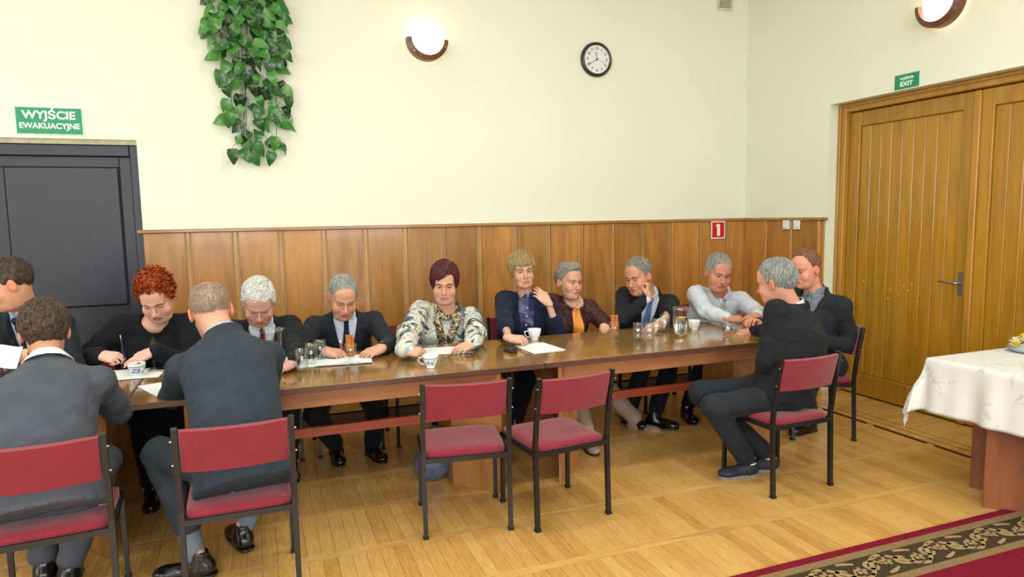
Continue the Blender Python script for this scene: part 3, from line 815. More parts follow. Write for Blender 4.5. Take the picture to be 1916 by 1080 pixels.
# ================================================================ PEOPLE
SKIN=attr_mat('skin',.5,.35,.12,150,sub=.03)
HAIRM=attr_mat('hair',.5,.45,.25,160)
EYEM=attr_mat('eye',.12,.5)
SHOEM=plain('black_shoe_leather',(20,19,20),.22,.6)
def hue(c): return A_(*lin(c))
class Body: pass
def frame(up,fwd):
    u=unit(up); r=unit(np.cross(fwd,u)); f=np.cross(u,r); return np.array([r,f,u])   # rows right,fwd,up
def azv(a,p=0): a=R_(a);p=R_(p); return A_(math.cos(a)*math.cos(p),math.sin(a)*math.cos(p),math.sin(p))
def to_mesh(name,VQ,mat,parent,col=None,rx=1,smooth=True,xf=None):
    V,Q=VQ
    if rx: V=relax(V,Q,rx,.5)
    c=col(V) if callable(col) else col
    if xf is not None: V=xf(V)
    me=raw_mesh(name,V,Q,mat,smooth,col=c); return link(name,me,parent)
def merged(parts):
    V=[];Q=[];C=[];o=0
    for v,q,c in parts: V.append(v);Q.append(q+o);C.append(c);o+=len(v)
    return np.concatenate(V),np.concatenate(Q),np.concatenate(C)

def head_field(o):
    F=Field(); w=o.get('w',1.0); jw=o.get('jaw',1.0); nl=o.get('nose',1.0); fat=o.get('fat',0)
    F.add(f_ell((0,-.014,.034),(.0725*w,.095,.088)),0)
    F.add(f_ell((0,.022,-.028),(.0625*w+fat*.3,.066,.082)),.03)
    F.add(f_ell((0,.030,-.070),(.0510*w*jw+fat*.5,.050,.040)),.028)
    F.add(f_cap((-.028*jw,.055,-.088),(.028*jw,.055,-.088),.021,.021),.022)
    F.add(f_ell((0,.078,-.098),(.016,.012,.014)),.016)
    if fat>0: F.add(f_ell((0,.030,-.102),(.044+fat*.6,.046,.022+fat*.3)),.022)
    for s in (-1,1):
        F.add(f_ell((s*.040*w,.062,-.036),(.022+fat*.4,.022,.024+fat*.3)),.022)
        F.add(f_cap((s*.008,.088,.017),(s*.044*w,.074,.021),.0080,.0070),.012)
    F.add(f_ell((0,.064,.050),(.052*w,.026,.040)),.03)
    for s in (-1,1): F.sub(f_ell((s*.030,.096,.000),(.0160,.0145,.0105)),.009)
    # nose
    F.add(f_cap((0,.085,.004),(0,.085+.023*nl,-.034),.0068,.0095),.009)
    F.add(f_ell((0,.088+.019*nl,-.038),(.0105,.010,.0085)),.006)
    for s in (-1,1):
        F.add(f_ell((s*.0125,.090+.006*nl,-.0385),(.0078,.0095,.0072)),.005)
        F.sub(f_ell((s*.0065,.096+.008*nl,-.0475),(.0032,.0042,.0030)),.002)
    # mouth
    F.add(f_ell((0,.079,-.066),(.027,.017,.020)),.012)
    mo=o.get('mouth',0)
    F.add(f_cap((-.020,.0860,-.0640+mo),(0,.0930,-.0620),.0042,.0052),.004); F.add(f_cap((.020,.0860,-.0640+mo),(0,.0930,-.0620),.0042,.0052),.004)
    F.add(f_cap((-.017,.0860,-.0715+mo*.5),(0,.0915,-.0740),.0045,.0058),.004); F.add(f_cap((.017,.0860,-.0715+mo*.5),(0,.0915,-.0740),.0045,.0058),.004)
    F.sub(f_cap((-.023,.0900,-.0672+mo),(0,.0990,-.0680),.0016,.0022),.002); F.sub(f_cap((.023,.0900,-.0672+mo),(0,.0990,-.0680),.0016,.0022),.002)
    # nasolabial folds
    for s in (-1,1): F.sub(f_cap((s*.019,.097,-.040),(s*.032,.083,-.066),.0020,.0016),.005)
    # lids
    lid=o.get('lid',.35)    # 0 open .. 1 closed
    for s in (-1,1):
        c=A_(s*.030,.0715,.000)
        def lidf(P,c=c):
            q=P-c; r=np.sqrt((q**2).sum(1))-.0150
            zc=.0062-.0125*lid
            up=np.maximum(r,-(q[:,2]-zc)); dn=np.maximum(r,(q[:,2]+.0058)); return np.minimum(up,dn)
        lidf.bb=(c-.015,c+.015); F.add(lidf,.002)
    # ears
    for s in (-1,1):
        e=R_(18)*s; Re=np.array([[math.cos(e),math.sin(e),0],[-math.sin(e),math.cos(e),0],[0,0,1]])
        F.add(f_ell((s*(.0745*w+.004),-.012,-.008),(.0085,.0185,.0320),Re),.005)
        F.sub(f_ell((s*(.0745*w+.013),-.006,-.004),(.0060,.0100,.0190),Re),.004)
    return F
def skin_color(P,base,o):
    n=len(P); base=tuple(a*b for a,b in zip(base,(.97,.95,.92))); C=np.tile(hue(base),(n,1))
    x,y,z=P[:,0],P[:,1],P[:,2]
    def blend(C,c,wt): return C*(1-wt[:,None])+hue(c)*wt[:,None]
    face=(y>.03)
    red=tuple(min(255,a*b) for a,b in zip(base,(1.0,.80,.77)))
    for s in (-1,1): C=blend(C,red,.38*np.exp(-(((x-s*.040)/.020)**2+((z+.034)/.020)**2))*face)
    C=blend(C,red,.5*np.exp(-((x/.014)**2+((z+.036)/.014)**2))*(y>.08))
    C=blend(C,red,.7*(np.abs(x)>.073)*(y<.02)*(y>-.05))
    lip=o.get('lip',tuple(a*b for a,b in zip(base,(.86,.62,.62))))
    lw=((np.abs(x)<.024)&(y>.082)&(z>-.0790+ .18*np.abs(x))&(z<-.0572-.22*np.abs(x))).astype(float)
    C=blend(C,lip,lw*.85)
    gap=((np.abs(x)<.022)&(y>.08)&(np.abs(z+.0677-abs(0))<.0012)).astype(float)
    C=blend(C,(92,44,40),gap*.8)
    dk=tuple(a*b for a,b in zip(base,(.80,.70,.68)))
    for s in (-1,1): C=blend(C,dk,.55*np.exp(-(((x-s*.030)/.017)**2+((z+.003)/.011)**2))*(y>.06))
    if o.get('stubble'):
        st_=sstep(-.035,-.060,z)*sstep(-.01,.03,y)*(1-lw); C=blend(C,tuple(a*b for a,b in zip(base,(.80,.79,.80))),.45*st_*o['stubble'])
    zc=.0062-.0125*o.get('lid',.35)
    for s in (-1,1):
        r=np.sqrt((x-s*.030)**2+(y-.0715)**2+z**2)
        lash=(r<.0175)*(y>.074)*(np.abs(x-s*.030)<.0145)
        C=blend(C,(46,30,26),.85*lash*np.exp(-((z-zc)/.0021)**2))
        C=blend(C,(110,70,60),.35*lash*np.exp(-((z+.0062)/.0018)**2))
    mott=vnoise(P,70)*.05+vnoise(P,25)*.05
    return np.clip(C*(1+mott[:,None]),0,1)
def eyes(parent,xf,o):
    iris=o.get('iris',(58,60,58)); g=R_(o.get('gaze',0)); gv=R_(o.get('gazev',0))
    for s in (-1,1):
        V=[];F=[];nu,nv=20,12
        for j in range(nv+1):
            th=math.pi*j/nv
            for i in range(nu):
                ph=2*math.pi*i/nu; V.append((math.sin(th)*math.cos(ph),math.cos(th),math.sin(th)*math.sin(ph)))
        V=np.array(V)
        F=[(j*nu+i,j*nu+(i+1)%nu,(j+1)*nu+(i+1)%nu,(j+1)*nu+i) for j in range(nv) for i in range(nu)]
        a=np.degrees(np.arccos(np.clip(V[:,1],-1,1)))
        C=np.where((a<14)[:,None],hue((14,12,12)),np.where((a<32)[:,None],hue(iris),hue((214,206,200))))
        # aim
        ca,sa=math.cos(g),math.sin(g); cb,sb=math.cos(gv),math.sin(gv)
        V=V@np.array([[1,0,0],[0,cb,sb],[0,-sb,cb]]); V=V@np.array([[ca,-sa,0],[sa,ca,0],[0,0,1]])
        V=V*.0128+A_(s*.030,.0722,.000)
        me=raw_mesh('eye',xf(V),np.array(F),EYEM,True,col=C); link('eye',me,parent)
def brows(parent,xf,F,o):
    c=o.get('brow'); 
    if c is None: return
    m=MB()
    for s in (-1,1):
        pts=[]
        for t in np.linspace(0,1,7):
            x=s*(.012+.036*t); z=.0185+.0065*math.sin(t*2.4)-.004*t+o.get('browz',0)
            y=.12; P=A_(x,y,z)
            for _ in range(12): P[1]-=F(P[None])[0]*.8
            pts.append(P+A_(0,.0008,0))
        pts=[tuple(p) for p in xf(np.array(pts))]
        m.tube(pts,[o.get('browr',.0038)*k for k in (.5,1,1.1,1.05,.9,.7,.3)],5)
    me=m.mesh('eyebrows',HAIRM,True); at=me.color_attributes.new('Col','FLOAT_COLOR','POINT')
    at.data.foreach_set('color',np.tile(np.append(hue(c),1),(len(me.vertices),1)).astype(np.float32).ravel()); link('eyebrows',me,parent)
def interp_tab(tab,y): 
    a=np.array(tab); return np.interp(y,a[:,0],a[:,1])
def hair(parent,xf,o):
    h=o.get('hair')
    if not h: return
    t=h.get('t',.010); F=Field(); w=o.get('w',1.0)
    F.add(f_ell((0,-.015,.036),(.0730*w+t*h.get('side',.6),.095+t*h.get('back',1),.088+t*h.get('top',1))),0)
    for e in h.get('lumps',[]):
        F.add(f_ell(e[0:3],e[3:6]),e[6] if len(e)>6 else .02)
    tab=h['line']; rec=h.get('recede',0)
    nz=h.get('rough',.003)
    F.disp(lambda P: nz*(vnoise(P,55)+.6*vnoise(P,110)))
    def cutf(P):
        g=interp_tab(tab,P[:,1])+.004*vnoise(P,60,5)
        if 'skew' in h: g=g+h['skew']*P[:,0]*sstep(.03,.06,P[:,1])
        if rec: g=g+rec*np.exp(-((np.abs(P[:,0])-.034)/.016)**2)*sstep(.02,.05,P[:,1])
        return (g-P[:,2])*.75
    te=t*h.get('edge',.55)
    F.disp(lambda P: te*(1-sstep(0,h.get('fade',.020),-cutf(P)/.75)))
    F.cut(cutf,.004)
    if 'bald' in h:   # bare crown
        bc,br=h['bald']; F.sub(f_ell(bc,br),.004)
    if 'facecut' in h:
        for e in h['facecut']: F.sub(f_ell(e[0:3],e[3:6]),.004)
    V,Q=surface(F,.0042); V=relax(V,Q,1,.4)
    base=hue(h['color']); alt=hue(h.get('alt',h['color']))
    N=F.grad(V)
    mixv=np.clip(.5+.5*vnoise(V,45)+.35*vnoise(V,120),0,1)
    if 'bands' in h: mixv=np.clip(.5+.9*vnoise(V*A_(1,1,.35),42),0,1)
    C=(base*(1-mixv[:,None])+alt*mixv[:,None])*(.92+.12*vnoise(V,90)[:,None])
    # strands
    n=int(h.get('n',850)*1.2); L=h.get('len',.045); sw=h.get('width',.0019)*.85; crown=A_(*h.get('crown',(0,-.045,.13))); comb=A_(*h.get('comb',(0,0,-.15)))
    lift=h.get('lift',.0015); rndm=h.get('random',.25)
    cand=np.where((cutf(V)<-.004))[0]
    if 'bald' in h: 
        cand=cand[f_ell(*h['bald'])(V[cand])>.002]
    sel=RNG.choice(cand,n) if len(cand) else []
    P=V[sel]+N[sel]*.0005; pts=[P]; nn=N[sel]
    wander=RNG.normal(size=(n,3))*rndm
    for k in range(5):
        fl=P-crown; fl=fl/(np.linalg.norm(fl,axis=1)[:,None]+1e-6)*h.get('radial',.8)+comb+wander
        g=nn; fl=fl-(fl*g).sum(1)[:,None]*g; fl/=np.linalg.norm(fl,axis=1)[:,None]+1e-6
        fl=fl+g*h.get('spike',0)*(1 if k>0 else 1)
        P=P+fl*L/5
        d=F(P); nn=F.grad(P)
        if h.get('spike',0)<=0: P=P-nn*(d-lift*(1+.5*RNG.random(n)))[:,None]*.85
        pts.append(P)
    pts=np.stack(pts,1) # n,6,3
    rad=np.array([.6,1,1,.85,.55,.08])*sw
    T=np.gradient(pts,axis=1); T/=np.linalg.norm(T,axis=2)[:,:,None]+1e-9
    up=np.repeat(N[sel][:,None,:],6,1); a=np.cross(T,up); a/=np.linalg.norm(a,axis=2)[:,:,None]+1e-9; b=np.cross(a,T)
    ring=[pts+(a*math.cos(q)*1.3+b*math.sin(q)*.7)*rad[None,:,None] for q in (R_(90),R_(210),R_(330))]
    SV=np.stack(ring,2).reshape(n,-1,3)   # n, 18,3
    tri=[]
    for i in range(5):
        for j in range(3): tri.append((3*i+j,3*i+(j+1)%3,3*i+3+(j+1)%3,3*i+3+j))
    tri=np.array(tri); SQ=(tri[None]+ (np.arange(n)*18)[:,None,None]).reshape(-1,4)
    m=RNG.random(n); cc=base*(1-m[:,None])+alt*m[:,None]; cc=cc*(.82+.36*RNG.random(n))[:,None]
    SCo=np.repeat(cc,18,0)
    AV,AQ,AC=merged([(V,Q,C),(SV.reshape(-1,3),SQ,SCo)])
    me=raw_mesh('hair',xf(AV),AQ,HAIRM,True,col=np.clip(AC,0,1)); link('hair',me,parent)

# finger data: knuckle position, length, radius ; right hand: thumb on -X, left hand: +X (mirrored)
POSES={
 'flat':   dict(c=[(8,8,5)]*4,spread=5,thumb=((.040,.030,-.006),(.062,.062,-.014),(.066,.086,-.018))),
 'relaxed':dict(c=[(22,28,14),(26,32,16),(30,34,18),(34,36,18)],spread=4,thumb=((.036,.034,-.012),(.050,.062,-.024),(.044,.086,-.032))),
 'curled': dict(c=[(48,58,30),(54,60,32),(58,62,34),(60,62,34)],spread=2,thumb=((.036,.034,-.016),(.044,.060,-.032),(.028,.076,-.042))),
 'fist':   dict(c=[(72,88,50),(76,90,50),(80,90,50),(82,90,50)],spread=1,thumb=((.034,.032,-.018),(.040,.056,-.036),(.016,.070,-.046))),
 'write':  dict(c=[(42,50,22),(50,60,30),(64,76,40),(70,80,40)],spread=2,thumb=((.036,.036,-.018),(.042,.064,-.036),(.030,.088,-.048))),
 'cup':    dict(c=[(40,44,26),(44,50,30),(50,56,34),(56,60,36)],spread=5,thumb=((.038,.036,-.020),(.046,.066,-.042),(.036,.090,-.058))),
 'pinch':  dict(c=[(50,44,24),(30,40,20),(34,44,20),(40,44,20)],spread=4,thumb=((.038,.036,-.018),(.046,.066,-.036),(.032,.090,-.048))),
}
def hand_field(side,pose,sc):
    p=POSES[pose]; F=Field(); m=1 if side=='L' else -1
    kn=[(.029,.092,0,.074,.0088),(.0095,.097,.002,.082,.0090),(-.0105,.093,.001,.076,.0086),(-.029,.084,-.002,.060,.0078)]
    W=lambda v: (v[0]*m*sc,v[1]*sc,v[2]*sc)
    for i,(x,y,z,L,r) in enumerate(kn):
        F.add(f_cap(W((x*.62,.008,-.004)),W((x,y-.006,z-.005)),.0150*sc,.0118*sc),.014*sc if i else 0)
    F.add(f_cap(W((.012,.020,-.012)),W((.030,.055,-.014)),.016*sc,.012*sc),.014*sc)
    F.add(f_cap(W((-.018,.020,-.012)),W((-.026,.060,-.013)),.013*sc,.010*sc),.012*sc)
    F.add(f_cap(W((0,-.018,0)),W((0,.015,-.002)),.0240*sc,.0235*sc),.02*sc)
    for i,(x,y,z,L,r) in enumerate(kn):
        P0=A_(x,y,z-.003); sp=R_(p['spread']*(1.5-i)); a=0; cur=P0
        for k,(fr,cv) in enumerate(zip((.46,.30,.24),p['c'][i])):
            a+=R_(cv); d=A_(math.sin(sp)*math.cos(a),math.cos(sp)*math.cos(a),-math.sin(a)); nx=cur+d*L*fr
            F.add(f_cap(W(cur),W(nx),r*(1-.09*k)*sc,r*(1-.09*(k+1))*sc),(.008 if k==0 else .003)*sc); cur=nx
    a,b,c=p['thumb']
    F.add(f_cap(W((.018,.014,-.008)),W(a),.0150*sc,.0125*sc),.010*sc); F.add(f_cap(W(a),W(b),.0115*sc,.0098*sc),.005*sc); F.add(f_cap(W(b),W(c),.0098*sc,.0080*sc),.003*sc)
    return F
def hand_world(side,pose,wrist,dirv,dors,sc,base):
    F=hand_field(side,pose,sc); V,Q=surface(F,.0034,lo=(-.2,-.05,-.2),hi=(.2,.3,.2)); V=relax(V,Q,1,.35)
    y=unit(dirv); x=unit(np.cross(y,dors)); z=np.cross(x,y); M=np.array([x,y,z])
    C=np.tile(hue(base),(len(V),1)); tip=sstep(.10,.165,V[:,1]/sc)*.35
    C=C*(1-tip[:,None])+hue(tuple(min(255,a*b) for a,b in zip(base,(1,.80,.77))))*tip[:,None]
    kn=np.exp(-((V[:,1]/sc-.092)/.010)**2)*(V[:,2]>0)*.3; C=C*(1-.3*kn[:,None]); C=C*(1+.06*vnoise(V,60)[:,None])
    return V@M+wrist,Q,np.clip(C,0,1)
def ik(S,W,L1,L2,hint):
    d=W-S; D=np.linalg.norm(d)
    if D>(L1+L2)*.995: k=D/((L1+L2)*.995); L1*=k; L2*=k
    u=d/D; a=(L1*L1-L2*L2+D*D)/(2*D); h=math.sqrt(max(0,L1*L1-a*a)); hd=hint-S; hd=hd-(hd@u)*u
    return S+u*a+unit(hd)*h
def torso_loft(Bd,off=0,widths=None):
    W=np.array(widths if widths is not None else Bd.widths); L=Bd.L; M=Bd.M; H=Bd.H
    def f(P):
        q=(P-H)@M.T; t=q[:,2]/L; tt=np.clip(t,-.35,1.05)
        a=np.interp(tt,W[:,0],W[:,1])+off; b=np.interp(tt,W[:,0],W[:,2])+off; c=np.interp(tt,W[:,0],W[:,3])+Bd.bulge*np.sin(np.clip(t,0,1)*math.pi)
        x=q[:,0]; y=q[:,1]-c; n=2.35
        r=(np.abs(x/a)**n+np.abs(y/b)**n)**(1/n)+1e-6
        rr=np.sqrt(x*x+y*y)+1e-6; d=(r-1)*rr/r
        d=d*.85
        zt=q[:,2]-L*W[-1,0]; zb=W[0,0]*L-q[:,2]
        return smax(smax(d,zt,.03),zb,.02)
    R=.36; f.bb=(np.minimum(H,H+M[2]*L)-R+A_(0,0,-.05),np.maximum(H,H+M[2]*L)+R*.9); return f
MAN=[(-.12,.188,.145,.00),(0,.180,.140,.0),(.25,.165,.128,.005),(.5,.172,.122,.005),(.72,.182,.118,-.005),(.88,.150,.098,-.015),(.97,.085,.075,-.02),(1.02,.062,.062,-.01)]
WOMAN=[(-.12,.188,.143,.0),(0,.178,.138,.0),(.25,.150,.118,.0),(.5,.152,.118,.012),(.68,.162,.125,.012),(.85,.138,.092,-.01),(.96,.080,.068,-.015),(1.02,.055,.055,-.005)]
def person(o):
    """o: label, hip, neck, head, look=(azimuth,pitch,roll), face=torso azimuth, wristL/R, etc."""
    Bd=Body(); H=A_(*o['hip']); N=A_(*o['neck'])+A_(0,0,o.get('nup',.05)); Hc=A_(*o['head']); hs=o.get('hs',1.06); female=o.get('female',False)
    root=thing('person',o['label'],'person',(H[0],H[1],0),0)
    xfw=lambda V: V-A_(H[0],H[1],0)
    base=o.get('skin',(206,158,134))
    fz=azv(o['face']); M=frame(N-H,fz); L=np.linalg.norm(N-H)
    Bd.H=H; Bd.M=M; Bd.L=L; Bd.bulge=o.get('bulge',-.02); k=o.get('girth',1.0)
    Bd.widths=[(a,b*k*(1 if a<.8 else 1),c*(k*1.05 if a<.75 else 1),d) for a,b,c,d in (WOMAN if female else MAN)]
    tf=lambda x,y,t: H+M[0]*x+M[1]*y+M[2]*t*L
    sh=o.get('sh',.178 if not female else .158)
    drop=o.get('drop',(0,0))
    SR=tf(sh,-.012,.885)+A_(0,0,drop[0]); SL=tf(-sh,-.012,.885)+A_(0,0,drop[1])
    SR=A_(*o['shR']) if 'shR' in o else SR; SL=A_(*o['shL']) if 'shL' in o else SL
    L1,L2=(.295,.262) if not female else (.275,.245)
    arms={}
    for sd,S in (('R',SR),('L',SL)):
        Wr=A_(*o['wrist'+sd]); hint=A_(*o['elb'+sd]) if 'elb'+sd in o else (S+Wr)/2+A_(0,0,-.3)+(S-N)*.8
        E=ik(S,Wr,L1,L2,hint); arms[sd]=(S,E,Wr)
    # head frame
    az,pt,rl=o['look']; y=azv(az,pt); x=unit(np.cross(y,A_(0,0,1))); z=np.cross(x,y); c,s=math.cos(R_(rl)),math.sin(R_(rl)); x,z=c*x+s*z,-s*x+c*z
    HM=np.array([x,y,z]); toW=lambda V: (V*hs)@HM+Hc-A_(H[0],H[1],0); toL=lambda p:(HM@(A_(*p)-Hc))/hs
    HF=head_field(o); g0=1.02 if o['garment'].get('V') or o['garment'].get('shirtcollar') or o['garment'].get('collarmat') is not None else 1.35
    nb=toL(N-unit(N-H)*.03); nr=o.get('neckr',.056 if not female else .048)
    HF.add(f_cap((0,-.022,-.035),tuple(nb*.75+A_(0,-.022,-.035)*.25),nr,nr),.022); HF.add(f_cap(tuple(nb*.75+A_(0,-.022,-.035)*.25),tuple(nb),nr,nr*g0),.02)
    NT_=Hc+((A_(0,-.022,-.035)*hs)@HM); NA=unit(NT_-N)
    V,Q=surface(HF,.0034 if o.get('detail',1) else .005)
    V=relax(V,Q,1,.25); parts=[(toW(V),Q,skin_color(V,base,o))]
    # inner body: torso, arms, legs
    IF=Field(); IF.add(torso_loft(Bd,-.034,[(.10,)+tuple(Bd.widths[1][1:])]+Bd.widths[2:]),0)
    for sd in 'RL':
        S,E,Wr=arms[sd]; IF.add(f_cap(S,E,.038,.034),.02); IF.add(f_cap(E,Wr,.034,.024*(1.0 if not female else .9)),.01)
        if o.get('bare'+sd): pass
    legs=o.get('legs'); 
    if legs:
        for sd in 'RL':
            hp,kn,an=[A_(*v) for v in legs[sd]]; IF.add(f_cap(hp+(kn-hp)*.25,kn,.052,.046),.0); IF.add(f_cap(kn,an,.046,.034),.01)
    V,Q=surface(IF,.011); parts.append((xfw(V),Q,np.tile(hue(base),(len(V),1))))
    hsz=o.get('hand',1.02 if not female else .95)
    for sd in 'RL':
        S,E,Wr=arms[sd]; pose,dv,dn=o['hand'+sd]
        if pose:
            dv=A_(*dv) if dv else unit(Wr-E); v,q,cc=hand_world(sd,pose,Wr,dv,A_(*dn),hsz,o.get('handskin',base)); parts.append((xfw(v),q,cc))
    AV,AQ,AC=merged(parts)
    link('body',raw_mesh('body',AV,AQ,SKIN,True,col=AC),root)
    eyes(root,toW,o); brows(root,toW,HF,o); hair(root,toW,o)
    # ---------------- clothes
    cmat=o['garment'].get('collarmat',None) is not None
    g=o['garment']; kind=g.get('kind','jacket')
    JF=Field(); th=g.get('th',.0)
    Wd=list(Bd.widths)
    if g.get('skirt'): Wd=[(g['skirt'][0],Wd[0][1]*g['skirt'][1],Wd[0][2]*g['skirt'][2],g['skirt'][3])]+Wd
    JF.add(torso_loft(Bd,th,Wd),0)
    if female: 
        for s_ in (-1,1): JF.add(f_ell(tf(s_*.075,.095,.60),(.070,.070,.075)),.04)
    if g.get('belly'): JF.add(f_ell(tf(0,.05,.28),(.15,.13,.15)),.06)
    for sd in 'RL':
        S,E,Wr=arms[sd]; sl=g.get('sleeve',1.0); r0,r1,r2=g.get('arm',(.068,.055,.042))
        JF.add(f_cap(tf(0,-.015,.90),S,.055,r0*.93),.05)
        JF.add(f_cap(S,E,r0,r1),.035)
        if sl>0:
            e2=E+(Wr-E)*min(1,sl); JF.add(f_cap(E,e2-unit(e2-E)*.02,r1,r1+(r2-r1)*sl),.022)
    closed=g.get("V") or cmat
    if closed: JF.add(f_cap(N-M[2]*.07,N-NA*.004-M[1]*.004,nr*hs+.030,nr*hs+.010),.03)
    amp=g.get('fold',.0075)
    Es=[arms['R'][1],arms['L'][1]]; Ss=[arms['R'][0],arms['L'][0]]
    def folds(P):
        n1=vnoise(P,16,3)+.55*vnoise(P,33,9)
        near=sum(np.exp(-((P-e)**2).sum(1)/.012) for e in Es)+.7*sum(np.exp(-((P-e)**2).sum(1)/.010) for e in Ss)
        q=P@M.T; ridge=np.abs(vnoise(q*A_(1,1,2.2),19,7))
        cr=np.exp(-(vnoise(q*A_(1,1,1.7),6.5,11)/.075)**2)+.7*np.exp(-(vnoise(q*A_(1.5,1,1),9,23)/.06)**2)
        return amp*n1*.6-amp*1.3*near*(ridge-.35)+amp*.55*cr
    JF.disp(folds)
    v=g.get('V')   # (half width at neck, t at bottom)
    def cf(P): q=(P-H)@M.T; return q[:,0],q[:,1],q[:,2]/L
    if v:
        w0,tb=v
        def wv(t): return w0*np.clip((t-tb)/(1.0-tb),0,1.2)
        lw=g.get('lapel',.055)
        if lw:
            def lap(P):
                x,yy,t=cf(P); a=np.abs(x)-wv(t); wl=lw*(.55+.6*np.clip((t-tb)/(.8-tb),0,1)); 
                band=sstep(-.004,.0,a)*(1-sstep(wl-.002,wl+.004,a))*sstep(tb-.01,tb+.03,t)*(1-sstep(.95,.99,t))*(yy>0)
                notch=np.exp(-(((t-.80)*L)/.006)**2)*(a>wl*.55)
                return -.0085*band*(1-notch)
            JF.disp(lap)
    if g.get('collar',kind=='jacket'):
        nc=N+NA*.004-M[1]*.006; R0=nr*hs+.012; ax_=unit(NA+M[2])
        def ring(P):
            q=P-nc; hgt=q@ax_; rad=np.sqrt(np.maximum(0,(q**2).sum(1)-hgt**2)); return np.sqrt((rad-R0-.006-.10*np.abs(np.minimum(0,hgt)))**2+ (np.maximum(0,np.abs(hgt)-.018))**2)-.0065
        ring.bb=(nc-.12,nc+.12); JF.add(ring,.008)
    if v:
        def wedge(P):
            x,yy,t=cf(P); return np.maximum(np.maximum(np.abs(x)-wv(t),-yy+.02),-(t-tb)*L)
        JF.sub(wedge,.003)
    if g.get('opening',0) and kind!='jacket':   # round neckline
        oc=tf(0,.03,g.get('ot',1.0)); JF.sub(f_ell(oc,(g['opening'],g['opening']*1.1,g['opening']*g.get('oz',1))),.006)
    V,Q=surface(JF,g.get('h',.0075))
    colf=g.get('col')
    to_mesh(g.get('name','jacket'),(V,Q),g['mat'],root,rx=1,xf=xfw,col=None)
    def proj(F,x,t,off,y0=.32):
        P=tf(x,y0,t)
        for _ in range(40):
            d=F(P[None])[0]
            if d<.0008: break
            P=P-M[1]*max(d*.8,.0006)
            if (P-H)@M[1]<-.05: break
        return P+M[1]*off
    # shirt in the V
    if v and g.get('shirt'):
        SF=Field(); SF.add(torso_loft(Bd,-.014+th),0); SF.add(f_cap(tf(0,-.01,.90),tf(.09,-.01,.87),.045,.05),.03); SF.add(f_cap(tf(0,-.01,.90),tf(-.09,-.01,.87),.045,.05),.03)
        if female:
            for s_ in (-1,1): SF.add(f_ell(tf(s_*.070,.085,.60),(.065,.065,.07)),.04)
        if g.get('belly'): SF.add(f_ell(tf(0,.04,.28),(.14,.13,.14)),.06)
        SF.add(f_cap(N-M[2]*.07,N+NA*.004,nr*hs+.018,nr*hs+.004),.03)
        SF.disp(lambda P:.003*vnoise(P,26,2))
        SF.cut(lambda P:(lambda q: -(q[1]+.03))(cf(P)),.002)
        to_mesh('shirt',surface(SF,.009),g['shirt'],root,xf=xfw)
        for sd in 'RL':
            S,E,Wr=arms[sd]
            if g.get('cuff',True) and o['hand'+sd][0]:
                d=unit(Wr-E); m=MB(); m.tube([tuple(Wr-d*.05-A_(H[0],H[1],0)),tuple(Wr-d*.006-A_(H[0],H[1],0))],[.037*hsz,.0345*hsz],18); m.obj('shirt_cuff',g['shirt'],root,smooth=True)
    else: SF=JF
    cm=g.get('collarmat',g.get('shirt'))
    if cm is not None and g.get('shirtcollar',True):
        nc=N+NA*g.get('cup',.022)+A_(*g.get('cshift',(0,0,0))); R0=nr*hs+.004+g.get('cR',0); ax_=unit(NA*.8+M[2]*.4); HH=g.get('ch',.022)
        CF=Field()
        def band(P):
            q=P-nc; hgt=q@ax_; rad=np.sqrt(np.maximum(0,(q**2).sum(1)-hgt**2)); fr=(q@M[1])
            hh=HH
            return np.maximum(np.abs(rad-R0-.004+g.get('cflare',.10)*hgt)-.0032,np.abs(hgt)-hh)
        band.bb=(nc-.13,nc+.13); CF.add(band,0)
        def gapf(P):
            q=P-nc; return np.maximum(np.abs(q@M[0])-(.004+.25*np.maximum(0,q@ax_)),-(q@M[1]))
        CF.sub(gapf,.002)
        V,Q=surface(CF,.0042); to_mesh('shirt_collar',(V,Q),cm,root,xf=xfw,rx=1)
        # collar points
        m=MB()
        for s_ in (-1,1):
            cl=g.get('point',.048)
            def cp(u,v_,s_=s_):
                a=(1-u)*.010+u*.048; tt=1.0+.014*u-(1-v_)*(cl/L)*(1-.55*u); x=s_*(a+ (1-v_)*.012)
                P=proj(SF,x,tt,.006); return (Vector(P-A_(H[0],H[1],0)),Vector(M[1]))
            m.slab(cp,5,4,.003)
        m.obj('collar_point',cm,root,smooth=False)
    if g.get('tie') is not None:
        tw=g.get('tiew',.040); tb=g['V'][1] if v else .1
        def tp(u,v_):
            t=.965-(.965-max(tb-.04,.05))*v_; wd=.012+(tw-.012)*min(1,v_*1.3); x=(u*2-1)*wd/1+g.get('tiex',0)*v_
            P=proj(SF,x,t,.0065+.003*(1-(u*2-1)**2)); return (Vector(P-A_(H[0],H[1],0)),Vector(M[1]))
        to=MB(); to.slab(tp,6,22,.004); to.obj('tie',g['tie'],root,smooth=True)
        kp=proj(SF,0,.975,.010)-A_(H[0],H[1],0); m=MB(); m.lathe([(0,-.021),(.011,-.020),(.0165,.004),(.017,.013),(.010,.019),(0,.020)],14,c=tuple(kp),M=Matrix([[M[0][i],M[1][i],M[2][i]] for i in range(3)])); m.obj('tie_knot',g['tie'],root,smooth=True)
    for n_,x_,t_ in g.get('buttons',[]):
        for q in range(n_[0]):
            P=proj(SF if g.get('btn_on')=='shirt' else JF,x_,t_-q*n_[1],.002)-A_(H[0],H[1],0)
            MB().lathe([(0,.003),(.006,.0025),(.0065,0)],10,c=tuple(P),M=Matrix([[M[0][i],M[2][i],M[1][i]] for i in range(3)])).obj('button',g.get('bmat',BLACKINK),root,smooth=True)
